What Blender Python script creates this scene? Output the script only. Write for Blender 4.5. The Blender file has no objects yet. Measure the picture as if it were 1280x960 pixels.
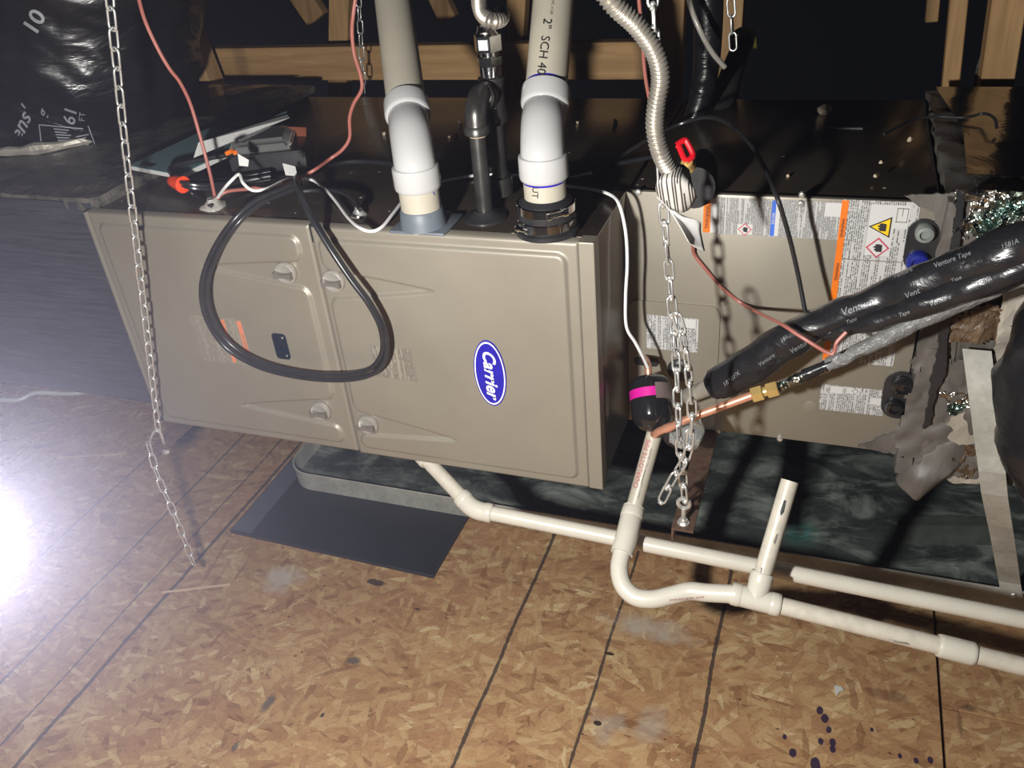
import bpy, bmesh, math, random
from mathutils import Vector, Matrix, Quaternion, noise as mnoise

# ------------------------------------------------------------------ camera
random.seed(7)
SC = bpy.context.scene
COL = SC.collection
PI = math.pi
V = Vector
F = 1090.0                     # focal length in pixels of the 1280x960 frame
EYE = V((0.0, 0.0, 1.414))
RIGHT = V((0.94116958, 0.32732243, -0.08402289))
DOWN = V((0.10954427, -0.53071794, -0.84043948))
FWD = V((-0.31968715, 0.78179184, -0.53535188))
cam_data = bpy.data.cameras.new('camera')
cam_data.sensor_fit = 'HORIZONTAL'
cam_data.sensor_width = 36.0
cam_data.lens = F / 1280.0 * 36.0
cam_data.clip_start = 0.02
cam = bpy.data.objects.new('camera', cam_data)
COL.objects.link(cam)
M = Matrix.Identity(4)
for i in range(3):
    M[i][0] = RIGHT[i]; M[i][1] = -DOWN[i]; M[i][2] = -FWD[i]; M[i][3] = EYE[i]
cam.matrix_world = M
SC.camera = cam

# ------------------------------------------------------------------ world, lamp, exposure
world = bpy.data.worlds.new('attic_dark')
SC.world = world
world.use_nodes = True
world.node_tree.nodes['Background'].inputs[0].default_value = (0.55, 0.62, 0.8, 1)
world.node_tree.nodes['Background'].inputs[1].default_value = 0.006
SC.view_settings.view_transform = 'Standard'
SC.view_settings.look = 'None'
SC.view_settings.exposure = 0.0
SC.view_settings.gamma = 1.0
LAMP = V((-0.39, 0.20, 1.14))   # bare work lamp held just outside the frame on the left
ld = bpy.data.lights.new('work_lamp', 'POINT')
ld.energy = 84.0
ld.color = (1.0, 0.97, 0.93)
ld.shadow_soft_size = 0.022
lo = bpy.data.objects.new('work_lamp', ld)
lo.location = LAMP
COL.objects.link(lo)

# ------------------------------------------------------------------ pixel rays -> world points
def ray(px, py):
    return RIGHT * (px - 640.0) + DOWN * (py - 480.0) + FWD * F
def PY(px, py, Y):
    r = ray(px, py); return EYE + r * (Y / r.y)
def PZ(px, py, Z):
    r = ray(px, py); return EYE + r * ((Z - EYE.z) / r.z)
def PD(px, py, d):
    return EYE + ray(px, py) * (d / F)

# ------------------------------------------------------------------ node helpers
def new_mat(name):
    m = bpy.data.materials.new(name)
    m.use_nodes = True
    nt = m.node_tree
    return m, nt, nt.nodes['Principled BSDF']
def N(nt, typ, **kw):
    n = nt.nodes.new(typ)
    for k, v in kw.items():
        setattr(n, k, v)
    return n
def lk(nt, a, b):
    nt.links.new(a, b)
def setin(nt, sock, val):
    if hasattr(val, 'is_output'):
        nt.links.new(val, sock)
    else:
        sock.default_value = val
def math_n(nt, op, a, b=None, c=None, clamp=False):
    n = N(nt, 'ShaderNodeMath', operation=op, use_clamp=clamp)
    setin(nt, n.inputs[0], a)
    if b is not None: setin(nt, n.inputs[1], b)
    if c is not None: setin(nt, n.inputs[2], c)
    return n.outputs[0]
def mixc(nt, fac, a, b, blend='MIX'):
    n = N(nt, 'ShaderNodeMix', data_type='RGBA', blend_type=blend)
    setin(nt, n.inputs[0], fac)
    setin(nt, n.inputs[6], a if hasattr(a, 'is_output') else (*a, 1) if len(a) == 3 else a)
    setin(nt, n.inputs[7], b if hasattr(b, 'is_output') else (*b, 1) if len(b) == 3 else b)
    return n.outputs[2]
def ramp(nt, fac, stops, interp='LINEAR'):
    n = N(nt, 'ShaderNodeValToRGB')
    cr = n.color_ramp
    cr.interpolation = interp
    while len(cr.elements) < len(stops):
        cr.elements.new(0.5)
    for e, (p, c) in zip(cr.elements, stops):
        e.position = p
        e.color = (*c, 1) if len(c) == 3 else c
    lk(nt, fac, n.inputs[0])
    return n.outputs[0]
def pos(nt):
    return N(nt, 'ShaderNodeNewGeometry').outputs['Position']
def objco(nt):
    return N(nt, 'ShaderNodeTexCoord').outputs['Object']
def sepxyz(nt, v):
    n = N(nt, 'ShaderNodeSeparateXYZ'); lk(nt, v, n.inputs[0]); return n.outputs
def noise_n(nt, vec, scale, detail=3, rough=0.55, dist=0.0):
    n = N(nt, 'ShaderNodeTexNoise')
    lk(nt, vec, n.inputs['Vector'])
    n.inputs['Scale'].default_value = scale
    n.inputs['Detail'].default_value = detail
    n.inputs['Roughness'].default_value = rough
    n.inputs['Distortion'].default_value = dist
    return n.outputs
def mapping(nt, vec, rot=(0, 0, 0), scale=(1, 1, 1), loc=(0, 0, 0), kind='POINT'):
    n = N(nt, 'ShaderNodeMapping', vector_type=kind)
    lk(nt, vec, n.inputs[0])
    n.inputs['Location'].default_value = loc
    n.inputs['Rotation'].default_value = rot
    n.inputs['Scale'].default_value = scale
    return n.outputs[0]
def bump(nt, bsdf, height, strength=0.3, dist=0.002):
    n = N(nt, 'ShaderNodeBump')
    n.inputs['Strength'].default_value = strength
    n.inputs['Distance'].default_value = dist
    lk(nt, height, n.inputs['Height'])
    lk(nt, n.outputs[0], bsdf.inputs['Normal'])
def srgb(r, g, b):
    f = lambda c: (c / 255) / 12.92 if c / 255 <= 0.04045 else ((c / 255 + 0.055) / 1.055) ** 2.4
    return (f(r), f(g), f(b))

def simple(name, col, rough=0.5, metal=0.0, var=0.12, vscale=30.0, bmp=0.0, bscale=60.0, spec=0.5, coat=0.0):
    """plain procedural material: base colour with a little mottling, optional bump"""
    m, nt, b = new_mat(name)
    p = objco(nt)
    nz = noise_n(nt, p, vscale, 3)
    dark = tuple(c * (1 - var) for c in col); lite = tuple(min(1, c * (1 + var)) for c in col)
    c = ramp(nt, nz[0], [(0.3, dark), (0.7, lite)])
    lk(nt, c, b.inputs['Base Color'])
    b.inputs['Roughness'].default_value = rough
    b.inputs['Metallic'].default_value = metal
    b.inputs['Specular IOR Level'].default_value = spec
    if coat: b.inputs['Coat Weight'].default_value = coat
    if bmp:
        nb = noise_n(nt, p, bscale, 4)
        bump(nt, b, nb[0], bmp, 0.003)
    return m

# ------------------------------------------------------------------ mesh helpers
def catmull(pts, sub=6):
    pts = [V(p) for p in pts]
    if len(pts) < 3 or sub <= 1:
        return pts
    out = []
    for i in range(len(pts) - 1):
        p0 = pts[i - 1] if i else pts[0] * 2 - pts[1]
        p1, p2 = pts[i], pts[i + 1]
        p3 = pts[i + 2] if i + 2 < len(pts) else pts[-1] * 2 - pts[-2]
        for k in range(sub):
            t = k / sub
            out.append(0.5 * ((2 * p1) + (p2 - p0) * t + (2 * p0 - 5 * p1 + 4 * p2 - p3) * t * t
                              + (3 * p1 - p0 - 3 * p2 + p3) * t * t * t))
    out.append(pts[-1])
    return out
def frames(pts, closed=False):
    n = len(pts); T = []
    for i in range(n):
        if closed: t = pts[(i + 1) % n] - pts[i - 1]
        else: t = pts[min(i + 1, n - 1)] - pts[max(i - 1, 0)]
        T.append(t.normalized() if t.length > 1e-9 else V((0, 0, 1)))
    ref = V((0, 0, 1)) if abs(T[0].z) < 0.9 else V((1, 0, 0))
    u = (ref - T[0] * ref.dot(T[0])).normalized()
    out = []
    for i in range(n):
        u = u - T[i] * u.dot(T[i])
        u.normalize()
        out.append((T[i], u.copy(), T[i].cross(u)))
    return out
def tube(bm, pts, r, n=10, sub=6, closed=False, caps=True):
    pts = catmull(pts, sub)
    fr = frames(pts, closed)
    L = len(pts); rings = []
    for i, (p, (t, u, w)) in enumerate(zip(pts, fr)):
        rr = r(i / max(1, L - 1)) if callable(r) else r
        rings.append([bm.verts.new(p + (u * math.cos(a) + w * math.sin(a)) * rr)
                      for a in (2 * PI * k / n for k in range(n))])
    for i in range(L if closed else L - 1):
        A, Bq = rings[i], rings[(i + 1) % L]
        for k in range(n):
            bm.faces.new((A[k], A[(k + 1) % n], Bq[(k + 1) % n], Bq[k]))
    if caps and not closed:
        bm.faces.new(rings[0][::-1]); bm.faces.new(rings[-1])
    return pts
def lathe(bm, base, axis, prof, n=20, cap0=True, cap1=True):
    """prof: list of (distance along axis, radius)"""
    axis = V(axis).normalized(); base = V(base)
    ref = V((0, 0, 1)) if abs(axis.z) < 0.9 else V((1, 0, 0))
    u = (ref - axis * ref.dot(axis)).normalized(); w = axis.cross(u)
    rings = []
    for h, r in prof:
        rings.append([bm.verts.new(base + axis * h + (u * math.cos(2 * PI * k / n) + w * math.sin(2 * PI * k / n)) * max(r, 1e-5)) for k in range(n)])
    for A, Bq in zip(rings, rings[1:]):
        for k in range(n):
            bm.faces.new((A[k], A[(k + 1) % n], Bq[(k + 1) % n], Bq[k]))
    if cap0: bm.faces.new(rings[0][::-1])
    if cap1: bm.faces.new(rings[-1])
def box(bm, a, b, bev=0.0, seg=2):
    a, b = V(a), V(b)
    lo_ = V((min(a[i], b[i]) for i in range(3))); hi = V((max(a[i], b[i]) for i in range(3)))
    c = (lo_ + hi) / 2; s = hi - lo_
    g = bmesh.ops.create_cube(bm, size=1.0, matrix=Matrix.Translation(c) @ Matrix.Diagonal((*s, 1)))
    if bev:
        es = list({e for v in g['verts'] for e in v.link_edges})
        bmesh.ops.bevel(bm, geom=es, offset=bev, segments=seg, affect='EDGES', profile=0.5)
def hexa(bm, c8):
    """box from 8 corners: bottom four then top four, same winding"""
    v = [bm.verts.new(p) for p in c8]
    for f in ((3, 2, 1, 0), (4, 5, 6, 7), (0, 1, 5, 4), (1, 2, 6, 5), (2, 3, 7, 6), (3, 0, 4, 7)):
        bm.faces.new([v[i] for i in f])
def beam_bm(bm, p, q, w, d, side=None, bev=0.002):
    """timber from p to q, w wide along side, d deep"""
    p, q = V(p), V(q); t = (q - p).normalized()
    s = V(side) if side else V((1, 0, 0))
    s = (s - t * s.dot(t)).normalized(); n_ = t.cross(s)
    c = []
    for e in (p, q):
        for i, j in ((-1, -1), (1, -1), (1, 1), (-1, 1)):
            c.append(e + s * (w / 2 * i) + n_ * (d / 2 * j))
    st = len(bm.verts)
    hexa(bm, c)
def prism(bm, poly, off):
    """poly: list of 3D points, off: extrusion vector"""
    off = V(off); a = [bm.verts.new(V(p)) for p in poly]; b = [bm.verts.new(V(p) + off) for p in poly]
    n = len(a)
    bm.faces.new(a[::-1]); bm.faces.new(b)
    for i in range(n):
        bm.faces.new((a[i], a[(i + 1) % n], b[(i + 1) % n], b[i]))
def rrect(x0, z0, x1, z1, r, n=5):
    out = []
    for cx, cz, a0 in ((x1 - r, z1 - r, 0), (x0 + r, z1 - r, 90), (x0 + r, z0 + r, 180), (x1 - r, z0 + r, 270)):
        for k in range(n + 1):
            a = math.radians(a0 + 90 * k / n)
            out.append((cx + r * math.cos(a), cz + r * math.sin(a)))
    return out

def fin(name, bm, mat, parent=None, smooth=True, ang=40):
    bmesh.ops.recalc_face_normals(bm, faces=bm.faces[:])
    me = bpy.data.meshes.new(name)
    if parent is not None:
        o0 = V((0, 0, 0)); q = parent
        while q is not None:
            o0 += q.location; q = q.parent
        bmesh.ops.translate(bm, verts=bm.verts[:], vec=-o0)
    bm.to_mesh(me); bm.free()
    if smooth:
        me.shade_smooth(); me.set_sharp_from_angle(angle=math.radians(ang))
    me.materials.append(mat)
    ob = bpy.data.objects.new(name, me)
    COL.objects.link(ob)
    if parent is not None:
        ob.parent = parent
    return ob
def recentre(ob):
    """put a parentless mesh's origin at its lowest centre"""
    me = ob.data
    xs = [v.co for v in me.vertices]
    c = V(((min(v.x for v in xs) + max(v.x for v in xs)) / 2, (min(v.y for v in xs) + max(v.y for v in xs)) / 2, min(v.z for v in xs)))
    me.transform(Matrix.Translation(-c)); ob.location = c
    return ob
def tag(ob, label, cat, group=None, kind=None):
    ob['label'] = label; ob['category'] = cat
    if group: ob['group'] = group
    if kind: ob['kind'] = kind
    return ob
def thing(name, label, cat, loc=(0, 0, 0), group=None):
    o = bpy.data.objects.new(name, None)
    o.empty_display_size = 0.05
    o.location = V(loc); COL.objects.link(o)
    return tag(o, label, cat, group)
def B():
    return bmesh.new()
def inst(src, parent, loc, quat=None, name=None):
    c = src.copy()
    COL.objects.link(c)
    c.parent = parent
    c.rotation_mode = 'QUATERNION'
    c.rotation_quaternion = quat or Quaternion()
    c.location = loc
    return c
def P3(spec):
    """list of (px, py, Y) -> points on the plane y = Y seen through that pixel"""
    return [PY(*s) for s in spec]

# flat lettering -----------------------------------------------------------
def text_bm(s, size=1.0, shear=0.0, bold=0.0, align='CENTER', space=1.0):
    cu = bpy.data.curves.new('lettering', 'FONT')
    cu.body = s; cu.size = size; cu.shear = shear; cu.offset = bold
    cu.align_x = align; cu.align_y = 'CENTER'; cu.space_character = space
    cu.resolution_u = 3
    o = bpy.data.objects.new('lettering', cu); COL.objects.link(o)
    bpy.context.view_layer.update()
    dg = bpy.context.evaluated_depsgraph_get()
    me = bpy.data.meshes.new_from_object(o.evaluated_get(dg))
    bm = bmesh.new(); bm.from_mesh(me)
    bpy.data.objects.remove(o); bpy.data.curves.remove(cu); bpy.data.meshes.remove(me)
    return bm
def text_on(name, s, size, origin, ux, uy, mat, parent, shear=0.0, bold=0.0, lift=0.0006, **kw):
    """lettering laid on the plane origin + ux*x + uy*y"""
    bm = text_bm(s, size, shear, bold, **kw)
    ux, uy = V(ux).normalized(), V(uy).normalized(); nn = ux.cross(uy)
    for v in bm.verts:
        v.co = V(origin) + ux * v.co.x + uy * v.co.y + nn * lift
    return fin(name, bm, mat, parent, smooth=False)
def text_pipe(name, s, size, p, q, r, facing, mat, parent, lift=0.0005, bold=0.0, shear=0.0, flip=1, **kw):
    """lettering wrapped on the cylinder p->q of radius r, reading from p to q, centred on 'facing'"""
    bm = text_bm(s, size, shear, bold, **kw)
    p, q = V(p), V(q); t = (q - p).normalized(); mid = (p + q) / 2
    f = V(facing); f = (f - t * f.dot(t)).normalized(); w = f.cross(t) * flip
    bmesh.ops.subdivide_edges(bm, edges=[e for e in bm.edges if e.calc_length() > r * 0.5], cuts=2)
    for v in bm.verts:
        x, y = v.co.x, v.co.y
        a = y / r
        v.co = mid + t * x + (f * math.cos(a) + w * math.sin(a)) * (r + lift)
    return fin(name, bm, mat, parent, smooth=False)

# ------------------------------------------------------------------ materials
def osb_material():
    m, nt, b = new_mat('oriented_strand_board')
    p = pos(nt)
    xyz = sepxyz(nt, p)
    wob = noise_n(nt, p, 22.0, 3)
    woff = N(nt, 'ShaderNodeVectorMath', operation='MULTIPLY_ADD')
    lk(nt, wob[1], woff.inputs[0]); woff.inputs[1].default_value = (0.007, 0.007, 0); lk(nt, p, woff.inputs[2])
    base = noise_n(nt, mapping(nt, p, scale=(1, 2.0, 1)), 12.0, 5)
    col = ramp(nt, base[0], [(0.3, srgb(168, 129, 96)), (0.5, srgb(188, 150, 114)), (0.7, srgb(200, 165, 127))])
    hgt = base[0]
    stops = [(0.0, srgb(150, 108, 80)), (0.07, srgb(178, 136, 104)), (0.30, srgb(196, 156, 119)), (0.52, srgb(206, 170, 132)),
             (0.70, srgb(186, 142, 110)), (0.84, srgb(212, 180, 142)), (0.95, srgb(228, 202, 164))]
    layers = [(10, 10, 40, 0.35), (-32, 11, 46, 0.5), (40, 11, 44, 0.5), (78, 12, 50, 0.66), (-62, 12, 48, 0.62), (-12, 8, 38, 0.55),
              (20, 20, 80, 0.6), (-44, 14, 64, 0.7), (2, 13, 70, 0.62), (58, 18, 62, 0.74), (-18, 24, 100, 0.7), (30, 26, 90, 0.72), (-80, 26, 90, 0.78)]
    for i, (deg, sx, sy, thr) in enumerate(layers):
        mp = mapping(nt, woff.outputs[0], rot=(0, 0, math.radians(deg)), scale=(1 / sx, 1 / sy, 1), loc=(3.7 * i, 1.9 * i, 0), kind='TEXTURE')
        vo = N(nt, 'ShaderNodeTexVoronoi', voronoi_dimensions='2D', feature='F1')
        vo.inputs['Scale'].default_value = 1.0
        lk(nt, mp, vo.inputs['Vector'])
        sc = N(nt, 'ShaderNodeSeparateColor'); lk(nt, vo.outputs['Color'], sc.inputs[0])
        mask = math_n(nt, 'GREATER_THAN', sc.outputs[1], thr)
        fc = ramp(nt, sc.outputs[0], stops, 'CONSTANT')
        grain = noise_n(nt, mapping(nt, mp, scale=(0.5, 4, 1)), 2.2, 3)
        fc = mixc(nt, 0.4, fc, ramp(nt, grain[0], [(0.28, (0.6, 0.54, 0.5)), (0.52, (1, 1, 1))]), 'MULTIPLY')
        col = mixc(nt, math_n(nt, 'MULTIPLY', mask, 0.85 if i < 7 else 0.62), col, fc)
        hgt = math_n(nt, 'ADD', hgt, math_n(nt, 'MULTIPLY', mask, sc.outputs[2]))
        if i in (3, 6, 9, 12):      # thin dark gaps at the strand edges
            ve = N(nt, 'ShaderNodeTexVoronoi', voronoi_dimensions='2D', feature='DISTANCE_TO_EDGE')
            ve.inputs['Scale'].default_value = 1.0; lk(nt, mp, ve.inputs['Vector'])
            ef = ramp(nt, ve.outputs['Distance'], [(0.0, (0.4,) * 3), (0.07, (0, 0, 0))])
            col = mixc(nt, math_n(nt, 'MULTIPLY', mask, ef), col, srgb(104, 70, 48))
    # dark pits between strands, fine fibre
    fine = noise_n(nt, mapping(nt, p, scale=(1, 2.2, 1)), 120.0, 3)
    col = mixc(nt, 0.5, col, ramp(nt, fine[0], [(0.3, (0.5, 0.45, 0.42)), (0.44, (1, 1, 1)), (0.7, (1.0, 1.0, 1.0))]), 'MULTIPLY')
    big = noise_n(nt, p, 3.0, 2)
    col = mixc(nt, 0.5, col, ramp(nt, big[0], [(0.35, (0.86, 0.83, 0.80)), (0.6, (1, 1, 1))]), 'MULTIPLY')
    pit = noise_n(nt, mapping(nt, p, scale=(1, 1.8, 1)), 42.0, 2)
    col = mixc(nt, ramp(nt, pit[0], [(0.24, (0.85,) * 3), (0.29, (0, 0, 0))]), col, srgb(62, 44, 34))
    col = mixc(nt, 1.0, col, (0.80, 0.80, 0.70), 'MULTIPLY')
    # printed nailing lines running away from the camera
    jit = noise_n(nt, mapping(nt, p, scale=(1, 1, 1)), 60.0, 3)
    wavy = noise_n(nt, mapping(nt, p, scale=(0.1, 1, 1)), 4.0, 1)
    xw = math_n(nt, 'ADD', xyz[0], math_n(nt, 'MULTIPLY', math_n(nt, 'SUBTRACT', wavy[0], 0.5), 0.012))
    line = None
    for x0, w in ((-0.116, 0.0036), (-0.325, 0.003), (-0.528, 0.0036), (-1.335, 0.0045), (-1.40, 0.0022), (-1.525, 0.003), (-1.742, 0.003)):
        d = math_n(nt, 'ABSOLUTE', math_n(nt, 'SUBTRACT', xw, x0))
        s = math_n(nt, 'LESS_THAN', math_n(nt, 'ADD', d, math_n(nt, 'MULTIPLY', math_n(nt, 'SUBTRACT', jit[0], 0.5), 0.006)), w)
        line = s if line is None else math_n(nt, 'MAXIMUM', line, s)
    col = mixc(nt, math_n(nt, 'MULTIPLY', line, 0.85), col, srgb(50, 47, 46))
    # spilled pale compound, dark smudges, purple primer drips: marks that stay put
    sn = noise_n(nt, p, 26.0, 4)
    def spot(x, y, rx, ry, amt, colr, hard=0.25):
        nonlocal col
        dx = math_n(nt, 'DIVIDE', math_n(nt, 'SUBTRACT', xyz[0], x), rx)
        dy = math_n(nt, 'DIVIDE', math_n(nt, 'SUBTRACT', xyz[1], y), ry)
        d = math_n(nt, 'SQRT', math_n(nt, 'ADD', math_n(nt, 'MULTIPLY', dx, dx), math_n(nt, 'MULTIPLY', dy, dy)))
        d = math_n(nt, 'ADD', d, math_n(nt, 'MULTIPLY', math_n(nt, 'SUBTRACT', sn[0], 0.5), 1.6 if hard > 0.1 else 0.7))
        f = ramp(nt, d, [(max(0, 0.8 - hard), (amt,) * 3), (0.8, (0, 0, 0))])
        col = mixc(nt, f, col, colr)
    for px, py, rx, ry, amt, c, h in (
            (352, 722, .075, .07, .75, srgb(185, 178, 168), .6), (812, 785, .14, .045, .7, srgb(176, 170, 160), .7),
            (760, 905, .05, .05, .5, srgb(170, 163, 152), .6), (815, 905, .045, .06, .5, srgb(170, 163, 152), .6),
            (470, 728, .03, .012, .9, srgb(60, 52, 46), .3), (442, 826, .022, .016, .9, srgb(92, 86, 80), .3),
            (332, 882, .016, .035, .8, srgb(86, 82, 80), .4), (293, 935, .010, .016, .8, srgb(80, 76, 76), .4),
            (403, 894, .006, .010, .95, srgb(60, 58, 56), .2), (747, 904, .011, .007, .95, srgb(46, 34, 26), .08),
            (762, 817, .012, .005, .95, srgb(46, 34, 26), .08), (1110, 868, .055, .018, .55, srgb(96, 60, 44), .3),
            (1210, 885, .02, .012, .6, srgb(60, 48, 44), .4), (1200, 905, .006, .05, .45, srgb(74, 58, 48), .4)):
        q = PZ(px, py, 0); spot(q.x, q.y, rx, ry, amt, c, h)
    prim = srgb(46, 34, 62)
    for px, py, r in ((1025, 888, .008), (1031, 898, .009), (1036, 912, .006), (1041, 928, .008), (1041, 936, .007),
                      (1026, 927, .006), (991, 941, .008), (1019, 954, .012), (981, 921, .005), (1145, 951, .006), (1125, 945, .005), (1163, 950, .006), (1090, 912, .004)):
        q = PZ(px, py, 0); spot(q.x, q.y, r, r * 1.5, .95, prim, .08)
    lk(nt, col, b.inputs['Base Color'])
    b.inputs['Roughness'].default_value = 0.8
    b.inputs['Specular IOR Level'].default_value = 0.15
    bump(nt, b, math_n(nt, 'ADD', hgt, math_n(nt, 'MULTIPLY', fine[0], 0.8)), 0.35, 0.0012)
    return m

def taupe_paint():
    m, nt, b = new_mat('taupe_metal_paint')
    p = objco(nt)
    fine = noise_n(nt, p, 900.0, 1)
    big = noise_n(nt, p, 6.0, 3)
    c = ramp(nt, big[0], [(0.3, srgb(137, 131, 119)), (0.7, srgb(144, 138, 125))])
    c = mixc(nt, 0.06, c, fine[1], 'OVERLAY')
    lk(nt, c, b.inputs['Base Color'])
    b.inputs['Metallic'].default_value = 0.35
    lk(nt, ramp(nt, big[0], [(0.2, (0.40,) * 3), (0.8, (0.5,) * 3)]), b.inputs['Roughness'])
    bump(nt, b, fine[0], 0.04, 0.0005)
    return m
def shaded_taupe_paint():
    """cabinet wrapper: the door coat painted darker for its shaded faces, glossy, dusty flecks"""
    m, nt, b = new_mat('glossy_shaded_cabinet_taupe')
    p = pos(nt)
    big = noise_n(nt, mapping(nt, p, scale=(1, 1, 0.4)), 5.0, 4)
    c = ramp(nt, big[0], [(0.3, srgb(86, 77, 66)), (0.7, srgb(105, 95, 83))])  # door taupe darkened here, so the shade on top and side is in the colour
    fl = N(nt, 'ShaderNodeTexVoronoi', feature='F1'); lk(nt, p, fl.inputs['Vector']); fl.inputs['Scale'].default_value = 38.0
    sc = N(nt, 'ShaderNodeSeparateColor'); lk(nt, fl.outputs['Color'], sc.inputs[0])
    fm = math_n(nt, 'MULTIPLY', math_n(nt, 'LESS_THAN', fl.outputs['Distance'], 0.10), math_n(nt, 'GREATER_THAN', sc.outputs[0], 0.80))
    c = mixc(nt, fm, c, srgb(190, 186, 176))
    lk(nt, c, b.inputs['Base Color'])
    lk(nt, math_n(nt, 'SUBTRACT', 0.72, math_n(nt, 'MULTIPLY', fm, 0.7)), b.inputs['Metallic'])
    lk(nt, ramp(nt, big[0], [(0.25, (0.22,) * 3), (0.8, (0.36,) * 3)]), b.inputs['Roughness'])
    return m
def galvanised(name, lo_, hi, rough=(0.28, 0.5), stain=None, metal=0.85, sscale=7.0):
    m, nt, b = new_mat(name)
    p = pos(nt)
    sp = N(nt, 'ShaderNodeTexVoronoi', feature='F1'); lk(nt, p, sp.inputs['Vector']); sp.inputs['Scale'].default_value = 130.0
    n1 = noise_n(nt, mapping(nt, p, scale=(1, 2.2, 1)), 8.0, 5)
    v = math_n(nt, 'ADD', math_n(nt, 'MULTIPLY', sp.outputs['Color'], 0.15), n1[0])
    c = ramp(nt, v, [(0.35, lo_), (0.75, hi)])
    r = ramp(nt, n1[0], [(0.3, (rough[0],) * 3), (0.7, (rough[1],) * 3)])
    if stain:
        n2 = noise_n(nt, mapping(nt, p, scale=(1, 1.8, 1)), sscale, 6, 0.65, 0.6)
        f = ramp(nt, n2[0], [(0.47, (0, 0, 0)), (0.68, (0.85,) * 3)])
        c = mixc(nt, f, c, stain)
        mt = math_n(nt, 'SUBTRACT', metal, math_n(nt, 'MULTIPLY', f, 0.7))
        lk(nt, mt, b.inputs['Metallic'])
        r = mixc(nt, f, r, (0.75, 0.75, 0.75))
        q = PZ(1000, 668, 0.004)
        xyz = sepxyz(nt, p)
        dd = math_n(nt, 'SQRT', math_n(nt, 'ADD', math_n(nt, 'POWER', math_n(nt, 'ABSOLUTE', math_n(nt, 'SUBTRACT', xyz[0], q.x)), 2),
                                       math_n(nt, 'POWER', math_n(nt, 'ABSOLUTE', math_n(nt, 'SUBTRACT', xyz[1], q.y)), 2)))
        dd = math_n(nt, 'ADD', dd, math_n(nt, 'MULTIPLY', math_n(nt, 'SUBTRACT', n2[0], 0.5), 0.10))
        tf = ramp(nt, dd, [(0.0, (0.1,) * 3), (0.018, (0.9,) * 3), (0.04, (0.75,) * 3), (0.062, (0, 0, 0))])
        c = mixc(nt, tf, c, ramp(nt, dd, [(0.0, srgb(80, 62, 40)), (0.02, srgb(90, 150, 145)), (0.045, srgb(120, 140, 132))]))
    else:
        b.inputs['Metallic'].default_value = metal
    lk(nt, c, b.inputs['Base Color']); lk(nt, r, b.inputs['Roughness'])
    return m
def wood_mat(name, a, bcol, axis=2):
    m, nt, b = new_mat(name)
    p = objco(nt)
    s = [40, 40, 40]; s[axis] = 2.5
    g = noise_n(nt, mapping(nt, p, scale=tuple(s)), 1.0, 5, 0.6, 0.8)
    g2 = noise_n(nt, p, 5.0, 2)
    c = ramp(nt, g[0], [(0.3, a), (0.7, bcol)])
    c = mixc(nt, 0.35, c, ramp(nt, g2[0], [(0.3, (0.6, 0.55, 0.5)), (0.7, (1, 1, 1))]), 'MULTIPLY')
    lk(nt, c, b.inputs['Base Color'])
    b.inputs['Roughness'].default_value = 0.7
    bump(nt, b, g[0], 0.2, 0.001)
    return m
def mastic_mat(name, a, c_, rough=(0.3, 0.6), scale=16.0, bmp=0.6):
    m, nt, b = new_mat(name)
    p = pos(nt)
    n1 = noise_n(nt, mapping(nt, p, scale=(1.6, 1.2, 0.6)), scale, 5, 0.6, 0.7)
    c = ramp(nt, n1[0], [(0.3, a), (0.72, c_)])
    lk(nt, c, b.inputs['Base Color'])
    lk(nt, ramp(nt, n1[0], [(0.3, (rough[0],) * 3), (0.7, (rough[1],) * 3)]), b.inputs['Roughness'])
    bump(nt, b, n1[0], bmp, 0.008)
    return m
def foil_mat(name, col, rough=0.22, scale=55.0, bmp=0.9, metal=1.0, tint=None):
    m, nt, b = new_mat(name)
    p = pos(nt)
    v = N(nt, 'ShaderNodeTexVoronoi', feature='F1'); lk(nt, p, v.inputs['Vector']); v.inputs['Scale'].default_value = scale
    n1 = noise_n(nt, p, scale * 0.5, 4, 0.6, 1.0)
    c = ramp(nt, n1[0], [(0.3, tuple(x * 0.55 for x in col)), (0.65, col)])
    if tint:
        n2 = noise_n(nt, p, 9.0, 2)
        c = mixc(nt, ramp(nt, n2[0], [(0.5, (0, 0, 0)), (0.62, (1, 1, 1))]), c, tint)
    lk(nt, c, b.inputs['Base Color'])
    b.inputs['Metallic'].default_value = metal
    b.inputs['Roughness'].default_value = rough
    bump(nt, b, math_n(nt, 'ADD', v.outputs['Distance'], n1[0]), bmp, 0.012)
    return m
def film_mat(name, col=(0.012, 0.012, 0.014), rough=0.16, axis_scale=(1, 1, 1), scale=14.0, bmp=0.6):
    """shiny wrinkled black plastic film"""
    m, nt, b = new_mat(name)
    p = mapping(nt, pos(nt), scale=axis_scale)
    n1 = noise_n(nt, p, scale, 4, 0.55, 1.2)
    n2 = noise_n(nt, p, scale * 3.5, 3)
    b.inputs['Base Color'].default_value = (*col, 1)
    lk(nt, ramp(nt, n1[0], [(0.3, (rough,) * 3), (0.7, (rough + 0.14,) * 3)]), b.inputs['Roughness'])
    bump(nt, b, math_n(nt, 'ADD', n1[0], math_n(nt, 'MULTIPLY', n2[0], 0.25)), bmp, 0.012)
    return m
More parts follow.
